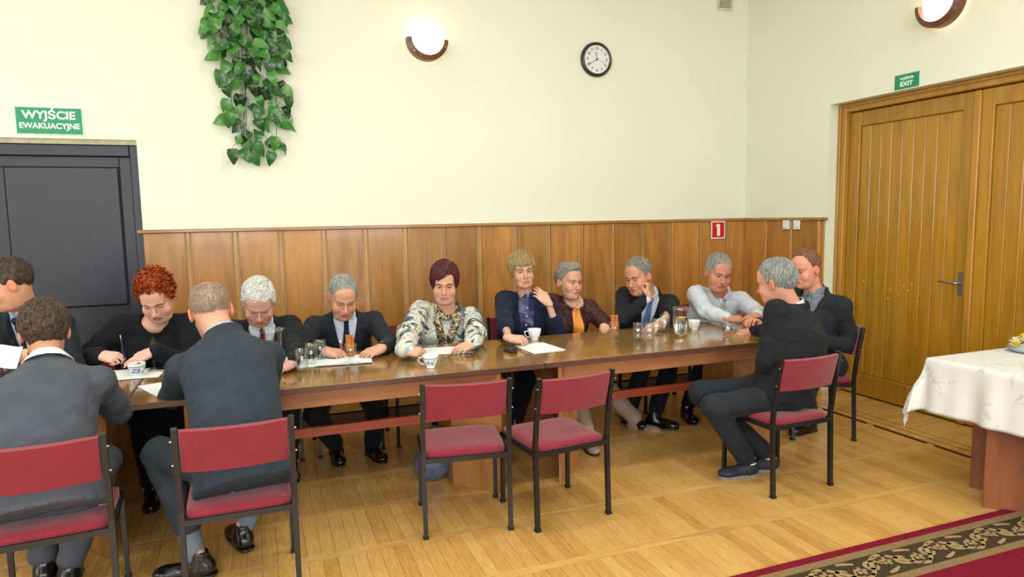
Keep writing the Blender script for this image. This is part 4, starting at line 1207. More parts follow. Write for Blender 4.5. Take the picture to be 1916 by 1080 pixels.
    # legs, shoes
    if legs:
        TF=Field(); tr=g.get('leg',(.090,.072,.058))
        hpR,hpL=A_(*legs['R'][0]),A_(*legs['L'][0]); TF.add(f_cap(hpR,hpL,.105,.105),0)
        for sd in 'RL':
            hp,kn,an=[A_(*v) for v in legs[sd]]
            TF.add(f_cap(hp,kn,tr[0],tr[1]),.03); TF.add(f_cap(kn,an+(kn-an)*g.get('hem',.08),tr[1]*.98,tr[2]),.02)
        if g.get('skirtlow'):
            kR,kL=A_(*legs['R'][1]),A_(*legs['L'][1]); TF.add(f_cap(kR,kL,.08,.08),.05); TF.add(f_cap((kR+kL)/2,(kR+kL)/2+A_(0,0,-.2),.12,.13),.05); TF.add(f_cap((hpR+hpL)/2,(kR+kL)/2,.12,.11),.05)
        kn2=[A_(*legs[sd][1]) for sd in 'RL']
        TF.disp(lambda P:.005*vnoise(P,18,6)+.006*vnoise(P*A_(1,1,.5),30,2)*(sum(np.exp(-((P-e)**2).sum(1)/.02) for e in kn2)))
        to_mesh(g.get('legname','trousers'),surface(TF,.0105),g.get('legmat',g['mat']),root,xf=xfw,rx=2)
        for sd in 'RL':
            hp,kn,an=[A_(*v) for v in legs[sd]]; fa=o.get('foot'+sd,None); fd=azv(fa) if fa is not None else unit((kn-hp)*A_(1,1,0))
            if g.get('sock'): MB().tube([tuple(an-A_(H[0],H[1],0)+A_(0,0,-.04)),tuple(an+(kn-an)*.25-A_(H[0],H[1],0))],[.041,.048],16).obj('sock',g['sock'],root,smooth=True)
            tilt=legs.get('tilt'+sd,0)
            shoe(root,an-A_(H[0],H[1],0),fd,g.get('shoe',SHOEM),g.get('sole'),g.get('lace'),tilt,g.get('fs',1.0))
    Bd.toW=toW; return Bd,arms,tf,root,JF,proj
def shoe(root,an,fd,mat,sole=None,trim=None,tilt=0,sc=1.0):
    # ankle joint 9 cm above the sole
    f=unit(fd); r=np.cross(f,A_(0,0,1)); up=A_(0,0,1)
    if tilt: c,s=math.cos(R_(tilt)),math.sin(R_(tilt)); f,up=c*f-s*up,s*f+c*up
    M=np.array([r,f,up]); F=Field()
    F.add(f_cap((0,-.035,-.052),(0,.0,-.048),.038,.040),0); F.add(f_cap((0,.02,-.055),(.004,.135,-.064),.040,.032),.03)
    F.add(f_ell((.002,.130,-.060),(.044,.062,.028)),.02); F.add(f_cap((0,-.01,-.04),(0,-.006,.01),.040,.040),.03)
    F.cut(lambda P:-(P[:,2]+.086),.004); F.sub(f_cap((0,-.006,.0),(0,-.006,.06),.030,.034),.004)
    V,Q=surface(F,.0065); s_=link('shoe',raw_mesh('shoe',relax(V,Q,1,.4)*sc@M+an,Q,mat,True),root)
    G=Field(); G.add(f_cap((0,-.040,-.08),(0,.02,-.08),.040,.038),0); G.add(f_ell((.003,.10,-.08),(.046,.090,.03)),.03)
    G.cut(lambda P:P[:,2]+.076,.001); G.cut(lambda P:-(P[:,2]+.090+ (0 if sole is None else .006)),.001)
    V,Q=surface(G,.006); link('sole',raw_mesh('sole',V*sc@M+an,Q,sole or MATS['black_enamel'],True),s_)
    if trim is not None:
        m=MB(); 
        for q in ((.041,.0,-.02),): 
            pts=[(math.cos(a)*.042,-.006+math.sin(a)*.044,-.012) for a in np.linspace(0,2*math.pi,15)]
            m.tube([tuple(A_(*p)*sc@M+an) for p in pts],.0045,5)
        m.obj('ankle_trim',trim,s_)

# ================================================================ THE PEOPLE AT THE TABLE
BLACKSUIT=fabric('black_suit',(27,28,33),.85,.10); NAVYSUIT=fabric('charcoal_suit',(33,37,44),.85,.10)
TEALSUIT=fabric('dark_slate_suit',(44,54,64),.85,.10); GREYSUIT=fabric('grey_tweed',(72,76,86),.9,.10)
BLACKKNIT=fabric('black_knit',(24,26,32),.92,.12); NAVYKNIT=fabric('navy_knit',(24,29,50),.95,.12)
WHITESH=fabric('white_shirt_cloth',(206,216,232),.75,.03,600,.05); BLUESH=fabric('light_blue_shirt',(150,180,220),.75,.04,600,.05)
PALESH=fabric('pale_shirt_cloth',(206,218,232),.75,.03,600,.05); GREYSH=fabric('grey_shirt_cloth',(112,122,134),.8,.05)
REDTIE=fabric('dark_red_tie',(112,22,36),.5,.1); BLUETIE=fabric('dark_navy_tie',(26,36,62),.5,.1)
def striped(name,cols,scale,rot=(0,.8,0)):
    t=NT(name,.5,.4); v=t.coord('Object',rot=rot); w_=t.node('ShaderNodeTexWave'); w_.inputs['Scale'].default_value=scale; w_.inputs['Distortion'].default_value=.4
    t.link(v,w_.inputs['Vector']); n=len(cols); t.color(t.ramp(w_.outputs['Fac'],[(i/n,c) for i,c in enumerate(cols)],'CONSTANT')); return t.m
STRTIE=striped('blue_striped_tie',[(50,90,170),(160,190,230),(44,70,140)],14); GRYTIE=striped('silver_striped_tie',[(150,156,150),(206,210,204),(86,96,98),(190,194,186)],9)
def printed(name,cols,scale,dist,seedoff=(0,0,0)):
    t=NT(name,.6,.3); v=t.coord('Object'); n=t.noise(v,scale,2,.55,dist); w_=t.noise(v,scale*2.6,3,.6,dist*.6)
    c=t.ramp(n,cols,'CONSTANT'); t.color(t.mix(t.ramp(w_,[(.50,(0,0,0)),(.56,(150,150,150)),(.62,(0,0,0))]),c,(40,42,44))); return t.m
BLOUSE=printed('printed_blouse',[(0,(40,42,48)),(.34,(92,108,120)),(.43,(214,212,196)),(.52,(170,184,190)),(.57,(222,216,196)),(.66,(96,108,112)),(.72,(44,46,50))],5.0,2.2)
SCARFM=printed('printed_scarf',[(0,(52,44,34)),(.40,(86,74,56)),(.48,(206,190,156)),(.55,(60,52,42)),(.62,(190,170,134)),(.70,(48,42,36))],16,1.2)
SWEATER=printed('mottled_sweater',[(0,(34,22,26)),(.42,(92,36,40)),(.48,(40,26,30)),(.56,(112,46,44)),(.60,(44,26,30))],24,.6)
SATIN=plain('navy_satin',(44,50,92),.35,.6,var=.25,scale=26)
BEIGETR=fabric('beige_trousers',(168,146,128),.85,.05); BLACKTR=fabric('black_trousers',(24,24,28),.85,.1)
SOCKG=fabric('grey_sock',(104,112,124),.9,.08); SNEAK=plain('dark_navy_sneaker',(28,34,48),.7); SOLEG=plain('grey_rubber_sole',(120,122,124),.7,var=.15,scale=60)
SHINYB=plain('antique_gold_trim',(128,124,92),.35,.6,metal=.6,var=.4,scale=160)
SHORT=[(-.13,-.060),(-.08,-.058),(-.04,-.030),(-.022,.004),(.0,.012),(.010,-.006),(.022,-.004),(.030,.040),(.048,.054),(.070,.068),(.1,.074)]
def far_legs(hx,hy,feet,kn=None,dz=.50):
    d={}
    for sd,s,(fx,fy) in zip('RL',(-1,1),feet):
        kx=kn[sd][0] if kn else (fx+(hx+s*.10))/2+s*.02; ky=kn[sd][1] if kn else min(-1.16,fy+.03)
        d[sd]=((hx+s*.085,hy,.50),(kx,ky,dz),(fx,fy+.06,.09))
    return d
FARCH='crimson chair under the '
def far_chair(x,y,who,deg=180): return chair(x,y,deg,FARCH+who)
UPV=(0,0,1)

# --- man at the far left, in profile, reading a sheet
person(dict(label='man at the left frame edge in dark suit and light blue shirt reading a sheet',hip=(-1.12,-.80,.50),neck=(-1.225,-1.100,1.042),head=(-1.258,-1.200,1.250),
 look=(-165,-20,0),face=-120,hs=1.10,skin=(214,160,132),stubble=.6,brow=(60,44,34),lid=.6,w=1.02,fat=.004,
 wristR=(-1.366,-1.380,0.885),wristL=(-1.147,-1.400,0.897),handR=('relaxed',None,UPV),handL=('pinch',(-.85,-.35,-.1),(.2,-.6,.8)),elbL=(-.78,-1.0,.72),
 hair=dict(color=(52,38,30),alt=(84,64,50),line=SHORT,t=.007,n=900,len=.022,width=.0014),
 garment=dict(mat=NAVYSUIT,V=(.085,.30),shirt=BLUESH,tie=BLUETIE,legmat=NAVYSUIT),legs=far_legs(-1.12,-.80,((-1.25,-1.28),(-1.0,-1.28)))))
far_chair(-1.12,-.86,'man reading a sheet at the left frame edge',170)
# --- woman with spiky orange-red hair
KEEP={}
_r=person(dict(label='woman with spiky orange-red hair in a black top writing beside a patterned cup',female=True,hip=(-.62,-.80,.50),neck=(-0.591,-1.020,0.968),head=(-0.562,-1.130,1.133),
 look=(-98,-33,-4),face=-92,hs=1.13,skin=(226,178,162),lip=(176,84,84),brow=(120,70,50),lid=.95,nup=.03,fat=.010,neckr=.052,girth=1.22,sh=.185,
 wristR=(-0.859,-1.200,0.829),wristL=(-0.584,-1.260,0.843),handR=('write',(.90,-.40,-.15),(-.15,-.55,.8)),handL=('flat',(-.80,-.45,-.35),(-.25,-.45,.85)),
 elbR=(-1.05,-.95,.72),elbL=(-.25,-.95,.72),
 hair=dict(color=(128,46,18),alt=(204,96,44),line=[(-.13,-.03),(-.06,-.03),(-.02,-.01),(.0,-.005),(.02,-.02),(.034,.02),(.05,.060),(.07,.072),(.1,.078)],t=.013,top=1.7,side=.8,rough=.008,n=850,len=.046,width=.0036,spike=.22,random=.16,comb=(0,.30,.60),radial=.5,crown=(0,-.06,.10),edge=.5,lumps=[(0,.02,.115,.055,.055,.030)]),
 garment=dict(name='top',kind='top',mat=BLACKKNIT,opening=.082,ot=1.02,oz=.8,arm=(.078,.064,.048),belly=1,legname='skirt',skirtlow=1,legmat=BLACKTR),
 legs=far_legs(-.60,-.80,((-.62,-1.45),(-.45,-1.45)),dict(R=(-.66,-1.30),L=(-.48,-1.30)),.52)))
KEEP['red']=(_r[0],_r[1],_r[2],_r[4],_r[5])
far_chair(-.62,-.85,'woman with orange-red hair')
# --- white haired man with glasses
_r=person(dict(label='white-haired man with glasses, dark suit and red tie bowing over papers',hip=(.0,-.80,.50),neck=(0.002,-1.020,0.877),head=(-0.007,-1.160,1.071),
 look=(-90,-34,0),face=-88,hs=1.12,skin=(208,158,146),stubble=.5,brow=(150,146,140),lid=.9,fat=.012,jaw=1.1,w=1.03,girth=1.05,
 wristR=(-0.171,-1.649,0.775),wristL=(0.145,-1.649,0.775),handR=('relaxed',None,UPV),handL=('relaxed',(-.7,-.6,-.1),UPV),elbL=(0.271,-1.050,0.750),
 hair=dict(color=(186,186,180),alt=(232,232,228),line=[(-.13,-.065),(-.06,-.06),(-.03,-.02),(0,.0),(.016,-.02),(.026,.0),(.040,.040),(.060,.060),(.085,.062),(.1,.062)],t=.017,rough=.006,n=1000,len=.05,width=.0022,random=.45,comb=(.2,.35,-.1)),
 garment=dict(mat=BLACKSUIT,V=(.085,.30),shirt=WHITESH,tie=REDTIE),legs=far_legs(.0,-.80,((-.10,-1.30),(.12,-1.32)))))
KEEP['white']=_r
far_chair(.0,-.85,'white-haired man with glasses')
# --- grey haired man writing
person(dict(label='grey-haired man in black suit and navy tie writing behind the pretzel glass',hip=(.53,-.78,.50),neck=(0.523,-0.980,0.904),head=(0.505,-1.100,1.068),
 look=(-88,-26,2),face=-90,nup=.03,drop=(-.02,-.02),hs=1.12,skin=(206,154,130),stubble=.4,brow=(110,100,90),lid=.8,fat=.006,sh=.190,
 wristR=(0.345,-1.398,0.785),wristL=(0.688,-1.452,0.785),handR=('write',(.86,-.42,-.12),(-.1,-.3,.95)),handL=('relaxed',(-.86,-.42,-.12),(.1,-.3,.95)),
 elbR=(0.222,-1.080,0.794),elbL=(0.837,-1.080,0.743),
 hair=dict(color=(120,122,118),alt=(176,178,176),line=SHORT,t=.008,n=1100,len=.028,width=.0015),
 garment=dict(mat=NAVYSUIT,V=(.080,.18),shirt=WHITESH,tie=BLUETIE,legmat=BLACKTR),
 legs=dict(R=((.44,-.78,.50),(0.285,-1.280,0.368),((0.421,-1.136,0.000)[0],(0.421,-1.136,0.000)[1]+.05,.09)),L=((.62,-.78,.50),(0.676,-1.220,0.315),((0.649,-1.191,0.000)[0],(0.649,-1.191,0.000)[1]+.05,.09))),footR=-88,footL=-75))
far_chair(.53,-.84,'grey-haired man writing behind the pretzel glass')
# --- woman with burgundy bob, printed blouse and scarf
Bd,arms,tf,root7,JF7,proj7=person(dict(label='woman with burgundy bob in printed blouse and patterned scarf holding a cup',female=True,hip=(1.17,-.82,.50),neck=(1.227,-1.000,0.888),head=(1.183,-1.100,1.124),
 look=(-107,-12,0),face=-97,hs=1.10,skin=(206,160,138),lip=(178,104,98),brow=(92,52,46),lid=.42,gaze=-12,fat=.010,jaw=1.05,neckr=.050,girth=1.18,sh=.185,
 wristR=(0.778,-1.671,0.800),wristL=(1.225,-1.585,0.790),handR=('cup',(.92,-.38,-.10),(-.2,-.5,.85)),handL=('relaxed',(-.88,-.42,-.12),(.1,-.35,.92)),
 elbR=(0.852,-1.100,0.746),elbL=(1.553,-1.100,0.688),
 hair=dict(color=(52,14,22),alt=(96,30,38),line=[(-.13,-.08),(-.05,-.09),(.0,-.085),(.030,-.07),(.045,-.035),(.055,.015),(.066,.055),(.085,.066),(.1,.07)],t=.020,side=.9,rough=.004,n=1300,len=.075,width=.0020,crown=(-.03,.0,.135),comb=(.3,.15,-.45),random=.12,skew=-.55,edge=.25),
 garment=dict(name='blouse',kind='blouse',mat=BLOUSE,opening=.070,ot=1.0,oz=1.0,arm=(.072,.070,.056),belly=1,fold=.012,legmat=BLACKTR),
 legs=far_legs(1.17,-.82,((1.10,-1.30),(1.30,-1.30)))))
far_chair(1.05,-.85,'woman with the burgundy bob')
# --- woman with short blonde hair
Bd8,arms8,tf8,root8,JF8,proj8=person(dict(label='woman with short blonde hair in navy cardigan, hand raised to her neck',female=True,hip=(1.80,-.80,.50),neck=(1.857,-0.920,0.931),head=(1.799,-0.980,1.173),
 look=(-99,0,-4),face=-97,hs=1.07,skin=(206,162,138),lip=(170,112,98),brow=(120,98,72),lid=.45,jaw=.95,sh=.160,gaze=8,girth=1.02,
 wristR=(1.491,-1.508,0.790),wristL=(1.934,-1.140,0.948),handR=('cup',(.90,-.42,-.08),(-.1,-.4,.9)),handL=('relaxed',(-.62,.30,.72),(-.15,-.9,.35)),
 elbR=(1.486,-1.000,0.677),elbL=(1.996,-1.200,0.727),
 hair=dict(color=(128,106,66),alt=(178,154,108),line=[(-.13,-.045),(-.05,-.04),(-.02,-.03),(.0,-.030),(.020,-.035),(.036,.0),(.05,.026),(.07,.032),(.09,.036),(.1,.036)],t=.022,side=.95,top=1.1,edge=.3,n=1300,len=.06,width=.0018,comb=(.1,.35,-.25),random=.15,crown=(.0,-.05,.14)),
 garment=dict(name='cardigan',mat=NAVYKNIT,V=(.075,.05),lapel=0,collar=False,shirt=SATIN,collarmat=SATIN,sleeve=.45,arm=(.070,.060,.054),cuff=False,buttons=[((5,.115),0,.86)],btn_on='shirt',bmat=WHITEINK,point=.060,legmat=BLACKTR),
 legs=dict(R=((1.72,-.80,.50),(1.672,-1.350,0.480),(1.476,-1.620,0.264)),L=((1.90,-.80,.50),(1.92,-1.20,.50),(1.95,-1.25,.09)))))
far_chair(1.88,-.82,'woman with short blonde hair')
# --- grey haired woman with the orange scarf
Bd9,arms9,tf9,root9,JF9,proj9=person(dict(label='grey-haired woman with orange scarf and mottled dark red sweater looking right',female=True,hip=(2.22,-.66,.50),neck=(2.293,-0.800,0.858),head=(2.239,-0.840,1.062),
 look=(-76,-3,0),face=-92,hs=1.10,skin=(214,164,142),lip=(176,108,100),brow=(120,108,98),lid=.4,fat=.006,sh=.160,girth=1.08,
 wristR=(2.083,-1.050,0.749),wristL=(2.393,-1.120,0.753),handR=(None,None,UPV),handL=('fist',(-.25,-.80,-.25),(-.2,-.3,.9)),
 elbL=(2.635,-0.850,0.623),elbR=(2.098,-0.800,0.593),
 hair=dict(color=(112,106,98),alt=(176,172,164),line=[(-.13,-.05),(-.06,-.05),(-.03,-.02),(-.01,.0),(.012,.0),(.026,.035),(.045,.060),(.07,.074),(.1,.08)],t=.013,n=1200,len=.05,width=.0018,comb=(.15,-.35,.0),random=.2,crown=(0,.02,.16),lumps=[(0,.04,.105,.055,.05,.03)]),
 garment=dict(name='sweater',kind='sweater',mat=SWEATER,opening=.060,ot=1.02,oz=.8,arm=(.070,.060,.048),legmat=BEIGETR,shoe=plain('beige_shoe',(150,128,112),.6)),
 legs=dict(R=((2.14,-.66,.50),(2.08,-1.12,.50),((2.028,-1.656,0.000)[0],(2.028,-1.656,0.000)[1]+.10,.09)),L=((2.30,-.66,.50),(2.443,-1.150,0.224),(2.549,-1.320,0.064))),footL=-50))
far_chair(2.21,-.60,'grey-haired woman with the orange scarf')
# --- man leaning his cheek on his fist
person(dict(label='grey-haired man in black suit and blue tie leaning his cheek on his fist',hip=(2.86,-.78,.50),neck=(2.886,-0.960,0.891),head=(2.727,-1.060,1.093),
 look=(-156,-12,-6),face=-106,hs=1.13,skin=(204,148,124),stubble=.5,brow=(90,80,72),lid=.55,fat=.008,jaw=1.05,sh=.188,girth=1.08,
 wristR=(2.755,-1.160,0.945),wristL=(2.680,-1.436,0.785),handR=('fist',(.05,.10,1),(.75,-.62,.1)),handL=('relaxed',(-.90,-.40,-.05),(0,-.3,.95)),
 elbR=(2.518,-1.280,0.727),elbL=(3.211,-1.000,0.667),
 hair=dict(color=(112,108,96),alt=(158,154,142),line=SHORT,t=.010,n=1100,len=.035,width=.0016,comb=(.3,-.1,-.1)),
 garment=dict(mat=BLACKSUIT,V=(.080,.18),shirt=PALESH,tie=STRTIE,legmat=BLACKTR),
 legs=dict(R=((2.77,-.78,.50),(2.74,-1.16,.50),((2.549,-1.337,0.000)[0],(2.549,-1.337,0.000)[1]+.12,.09)),L=((2.95,-.78,.50),(2.98,-1.16,.50),((2.699,-1.457,-0.000)[0],(2.699,-1.457,-0.000)[1]+.12,.09))),footR=-80,footL=-55))
far_chair(3.02,-.84,'man leaning his cheek on his fist')
# --- man in the white shirt
person(dict(label='grey-haired man in white shirt and silver tie with forearms crossed on the table',hip=(3.50,-.80,.50),neck=(3.531,-1.020,0.868),head=(3.403,-1.140,1.097),
 look=(-106,-13,6),face=-100,hs=1.15,skin=(204,142,122),stubble=.5,brow=(100,90,80),lid=.45,gaze=10,fat=.012,jaw=1.12,w=1.03,sh=.195,girth=1.12,mouth=-.001,
 wristR=(3.238,-1.472,0.790),wristL=(3.492,-1.496,0.800),handR=('relaxed',(.95,-.22,0),(0,-.35,.94)),handL=('relaxed',(-.92,-.35,-.05),(0,-.35,.94)),
 elbR=(3.091,-1.100,0.691),elbL=(4.058,-1.050,0.658),
 hair=dict(color=(122,122,112),alt=(168,168,158),line=[(-.13,-.06),(-.06,-.058),(-.03,-.03),(0,.0),(.012,-.02),(.026,-.01),(.040,.035),(.060,.048),(.085,.048),(.1,.048)],t=.013,n=1100,len=.045,width=.0018,comb=(.1,.4,-.1)),
 garment=dict(name='shirt',kind='shirt',mat=PALESH,shirt=PALESH,collarmat=PALESH,collar=False,tie=GRYTIE,tiew=.042,arm=(.076,.066,.046),belly=1,fold=.007,legmat=BLACKTR),
 legs=dict(R=((3.41,-.80,.50),(3.30,-1.18,.50),((3.026,-1.377,-0.000)[0],(3.026,-1.377,-0.000)[1]+.1,.09)),L=((3.59,-.80,.50),(3.62,-1.18,.50),(3.60,-1.22,.09)))))
far_chair(3.56,-.85,'man in the white shirt')
# --- balding man at the right end
person(dict(label='balding man in dark suit at the right table end turned towards the left',hip=(3.57,-1.86,.50),neck=(3.643,-1.900,0.956),head=(3.544,-1.900,1.174),
 look=(-174,-12,0),face=-160,hs=1.04,skin=(220,156,138),brow=(150,110,84),lid=.5,fat=.010,jaw=1.08,w=1.02,sh=.180,girth=1.0,lip=(186,120,110),
 wristR=(3.30,-1.72,.79),wristL=(3.530,-2.080,0.692),handR=('relaxed',None,UPV),handL=('relaxed',(-.8,.1,-.2),(.1,-.7,.7)),elbL=(3.673,-2.080,0.643),
 hair=dict(color=(112,76,56),alt=(150,110,86),line=[(-.13,-.055),(-.08,-.055),(-.04,-.030),(-.022,.004),(.0,.018),(.010,.010),(.020,.030),(.030,.060),(.044,.088),(.060,.104),(.08,.125),(.1,.14)],t=.006,n=1000,len=.020,width=.0013,recede=.03),
 garment=dict(mat=NAVYSUIT,V=(.080,.20),shirt=GREYSH,tie=GREYSH,legmat=NAVYSUIT),
 legs=dict(R=((3.68,-1.80,.50),(3.25,-1.72,.50),(3.22,-1.66,.09)),L=((3.70,-2.0,.50),(3.33,-1.99,.50),((3.572,-1.920,0.000)[0]+.05,(3.572,-1.920,0.000)[1]+.03,.09))),footL=-170,footR=-170))
# --- man seen from behind on the right chair
person(dict(label='grey-haired man in black suit seen from behind gripping a glass at the right',hip=(2.86,-2.44,.50),neck=(2.992,-2.380,0.975),head=(2.894,-2.340,1.147),
 look=(112,-12,0),face=108,nup=.02,hs=1.10,skin=(208,152,132),brow=(120,112,104),lid=.5,sh=.200,girth=1.2,bulge=-.05,neckr=.058,
 wristR=(3.187,-1.800,0.748),wristL=(2.702,-2.400,0.461),handR=('cup',(-.95,.1,-.02),(.0,-.3,.95)),handL=('relaxed',(-.9,.2,-.1),(0,-.5,.85)),
 elbR=(3.0,-2.02,.66),elbL=(2.601,-2.600,0.629),
 hair=dict(color=(98,100,98),alt=(168,170,166),line=[(-.13,-.070),(-.08,-.068),(-.04,-.045),(-.022,.0),(.0,.010),(.010,-.012),(.022,-.006),(.030,.040),(.048,.060),(.070,.078),(.1,.085)],t=.013,rough=.003,n=1500,len=.045,width=.0016,random=.2),
 garment=dict(mat=BLACKSUIT,V=(.080,.20),shirt=WHITESH,tie=BLUETIE,skirt=(-.125,1.05,1.1,-.01),legmat=NAVYSUIT,shoe=SNEAK,sole=SOLEG,lace=WHITEINK,fold=.007),
 legs=dict(R=((2.84,-2.32,.50),(2.48,-2.18,.48),(2.852,-2.350,0.090)),L=((2.84,-2.52,.50),(2.410,-2.400,0.456),((2.678,-2.374,0.090)[0],(2.678,-2.374,0.090)[1],.09))),footL=175,footR=165))
# --- bald-crowned man seen from behind
person(dict(label='man with cropped grey hair in dark slate suit seen from behind, centre left',hip=(-.10,-2.52,.50),neck=(-0.165,-2.120,1.021),head=(-0.224,-2.020,1.139),
 look=(97,-20,6),face=95,nup=.0,drop=(-.055,-.055),hs=1.12,skin=(214,162,140),brow=(120,112,104),lid=.5,sh=.192,girth=1.12,bulge=-.06,neckr=.060,w=1.02,
 wristR=(-0.036,-1.720,0.777),wristL=(-0.385,-1.720,0.810),handR=('relaxed',None,UPV),handL=('relaxed',(.5,.8,-.1),UPV),
 elbR=(0.033,-2.120,0.795),elbL=(-0.433,-2.220,0.710),
 hair=dict(color=(136,116,100),alt=(176,152,132),line=[(-.13,-.068),(-.08,-.066),(-.04,-.040),(-.022,.0),(.0,.006),(.010,-.004),(.022,.0),(.030,.050),(.048,.085),(.070,.11),(.1,.14)],t=.0035,rough=.001,n=1500,len=.012,width=.0010,bald=((0,-.035,.135),(.056,.070,.036))),
 garment=dict(mat=TEALSUIT,V=(.080,.20),shirt=BLUESH,tie=BLUETIE,skirt=(-.125,1.06,1.12,-.02),legmat=TEALSUIT,sock=SOCKG,arm=(.064,.058,.046),hem=.30,fold=.007),
 legs=dict(R=((-.02,-2.46,.50),(.05,-2.10,.52),((-0.137,-2.198,0.000)[0],(-0.137,-2.198,0.000)[1]+.02,.10)),L=((-.20,-2.46,.50),(-0.450,-2.260,0.540),((-0.314,-2.397,0.050)[0],(-0.314,-2.397,0.050)[1]+.0,.10))),footR=110,footL=170))
# --- woman seen from behind at the left
person(dict(label='woman with short dark brown hair and grey jacket seen from behind at the left',female=True,hip=(-.82,-2.50,.50),neck=(-0.857,-2.200,0.973),head=(-0.889,-2.080,1.095),
 look=(104,-20,0),face=92,nup=.005,drop=(-.05,-.05),hs=1.08,skin=(206,152,126),brow=(70,48,34),lid=.5,sh=.180,girth=1.18,bulge=-.045,
 wristR=(-0.693,-1.800,0.722),wristL=(-1.116,-1.800,0.808),handR=('relaxed',(-.5,.8,-.1),UPV),handL=('relaxed',None,UPV),
 elbR=(-0.615,-2.150,0.689),elbL=(-1.20,-2.2,.75),
 hair=dict(color=(44,32,26),alt=(92,70,54),line=[(-.13,-.088),(-.08,-.088),(-.04,-.070),(-.02,-.030),(.0,-.010),(.015,-.030),(.028,.0),(.04,.05),(.07,.07),(.1,.075)],t=.015,side=1,back=1.4,rough=.005,n=1500,len=.05,width=.0019,random=.3,bands=1),
 garment=dict(mat=GREYSUIT,V=(.080,.20),shirt=WHITESH,tie=None,skirt=(-.125,1.06,1.10,-.02),collarmat=WHITEINK,collar=False,cup=.020,cR=.016,ch=.028,cflare=.7,legmat=GREYSUIT,arm=(.064,.060,.050),fold=.007),
 legs=dict(R=((-.73,-2.46,.50),(-.70,-2.12,.50),((-0.837,-2.243,0.050)[0],(-0.837,-2.243,0.050)[1],.09)),L=((-.91,-2.46,.50),(-.98,-2.10,.50),(-.95,-2.15,.09))),footR=100,footL=95))

# ================================================================ THINGS WORN OR CARRIED
def loc_of(root): return A_(*root.location)
# scarf of the woman with the burgundy bob
def scarf_ring(F,Bd_,tf_,r,rr,k=.012,t0=1.0,yo=.0):
    n=18
    for i in range(n):
        a0=2*math.pi*i/n; a1=2*math.pi*(i+1)/n
        p=[tf_(rr*math.cos(a),yo+rr*1.05*math.sin(a),t0-.055*math.sin(a)) for a in (a0,a1)]
        F.add(f_cap(p[0],p[1],r,r),k)
F=Field(); F.add(f_cap(tf(-.075,.02,.985),tf(-.075,.02,.985),.02,.02),0)
scarf_ring(F,Bd,tf,.020,.074,t0=1.0,yo=.01)
for s in (-1,1):
    pts=[tf(s*.072,.06,.97)]
    for x,t in ((s*.060,.84),(s*.035,.70),(-s*.004,.56),(-s*.030,.42),(-s*.040,.26)):
        pts.append(proj7(JF7,x,t,.010))
    for a,b in zip(pts,pts[1:]): F.add(f_cap(a,b,.026,.026),.012)
q0=tf(0,0,0)
F.disp(lambda P:.005*vnoise(P,34,1)+.004*vnoise(P@Bd.M.T*A_(1,1,.35),60,4))
to_mesh('scarf',surface(F,.006),SCARFM,root7,xf=lambda V:V-loc_of(root7))
def cuff(Bd_arms,sd,root_,mat,r0,r1,l=.06,nm='knitted_cuff'):
    S,E,Wr=Bd_arms[sd]; d=unit(Wr-E); L=loc_of(root_); MB().tube([tuple(Wr-d*l-L),tuple(Wr-d*(l*.5)-L),tuple(Wr-L)],[r0,(r0+r1)/2+.002,r1],18).obj(nm,mat,root_,smooth=True)
for sd in 'RL': cuff(arms,sd,root7,BLACKKNIT,.052,.036)
# scarf of the grey haired woman
F=Field(); F.add(f_cap(tf9(-.07,.01,1.0),tf9(-.07,.01,1.0),.016,.016),0); scarf_ring(F,Bd9,tf9,.017,.066,t0=1.01,yo=.008)
F.disp(lambda P:.004*vnoise(P,40,1))
PINKS=printed('pale_scarf_silk',[(0,(214,160,130)),(.45,(232,212,190)),(.55,(206,140,112)),(.62,(236,222,204))],22,1)
to_mesh('scarf_loop',surface(F,.0055),PINKS,root9,xf=lambda V:V-loc_of(root9))
ORANGE=fabric('orange_silk',(226,138,66),.5,.12,400,.1)
def otail(u,v):
    t=.93-.62*v; wd=.016+.026*math.sin(math.pi*min(1,v*.9+.12)); x=-.012-.055*v+(u*2-1)*wd
    P=proj9(JF9,x,t,.010+.004*math.cos(u*9)); return (Vector(P-loc_of(root9)),Vector(Bd9.M[1]))
m=MB(); m.slab(otail,8,22,.004); m.obj('scarf_tail',ORANGE,root9,smooth=True)['label']='orange hanging end of the scarf'
# gold trim on the black top
P3r=[o for o in SC.objects if o.get('label','').startswith('woman with spiky')][0]
Bd3,arms3,tf3,JF3,proj3=KEEP['red']
def trim3(u,v):
    P=proj3(JF3,(u*2-1)*.008,.90-.62*v,.002); return (Vector(P-loc_of(P3r)),Vector(Bd3.M[1]))
MB().slab(trim3,2,20,.003).obj('front_trim',SHINYB,P3r)
cuff(arms3,'L',P3r,SHINYB,.050,.042,.045,'cuff_trim')
# glasses of the white haired man
Bd5=KEEP['white'][0]; P5r=[o for o in SC.objects if o.get('label','').startswith('white-haired man')][0]
m=MB()
for s in (-1,1):
    pts=[Bd5.toW(A_(s*.031+.020*math.cos(a),.108-.006*abs(math.cos(a)),-.018+.014*math.sin(a))[None])[0] for a in np.linspace(0,2*math.pi,17)]
    m.tube([tuple(p) for p in pts],.0011,5,caps=False)
    m.tube([tuple(Bd5.toW(A_(s*.051,.103,-.014)[None])[0]),tuple(Bd5.toW(A_(s*.086,.02,.006)[None])[0]),tuple(Bd5.toW(A_(s*.086,-.02,.002)[None])[0])],.0012,5)
m.tube([tuple(Bd5.toW(A_(x,.110+.002,-.014)[None])[0]) for x in (-.011,0,.011)],.0011,5)
gl=m.obj('spectacles',STEEL,P5r,smooth=True)
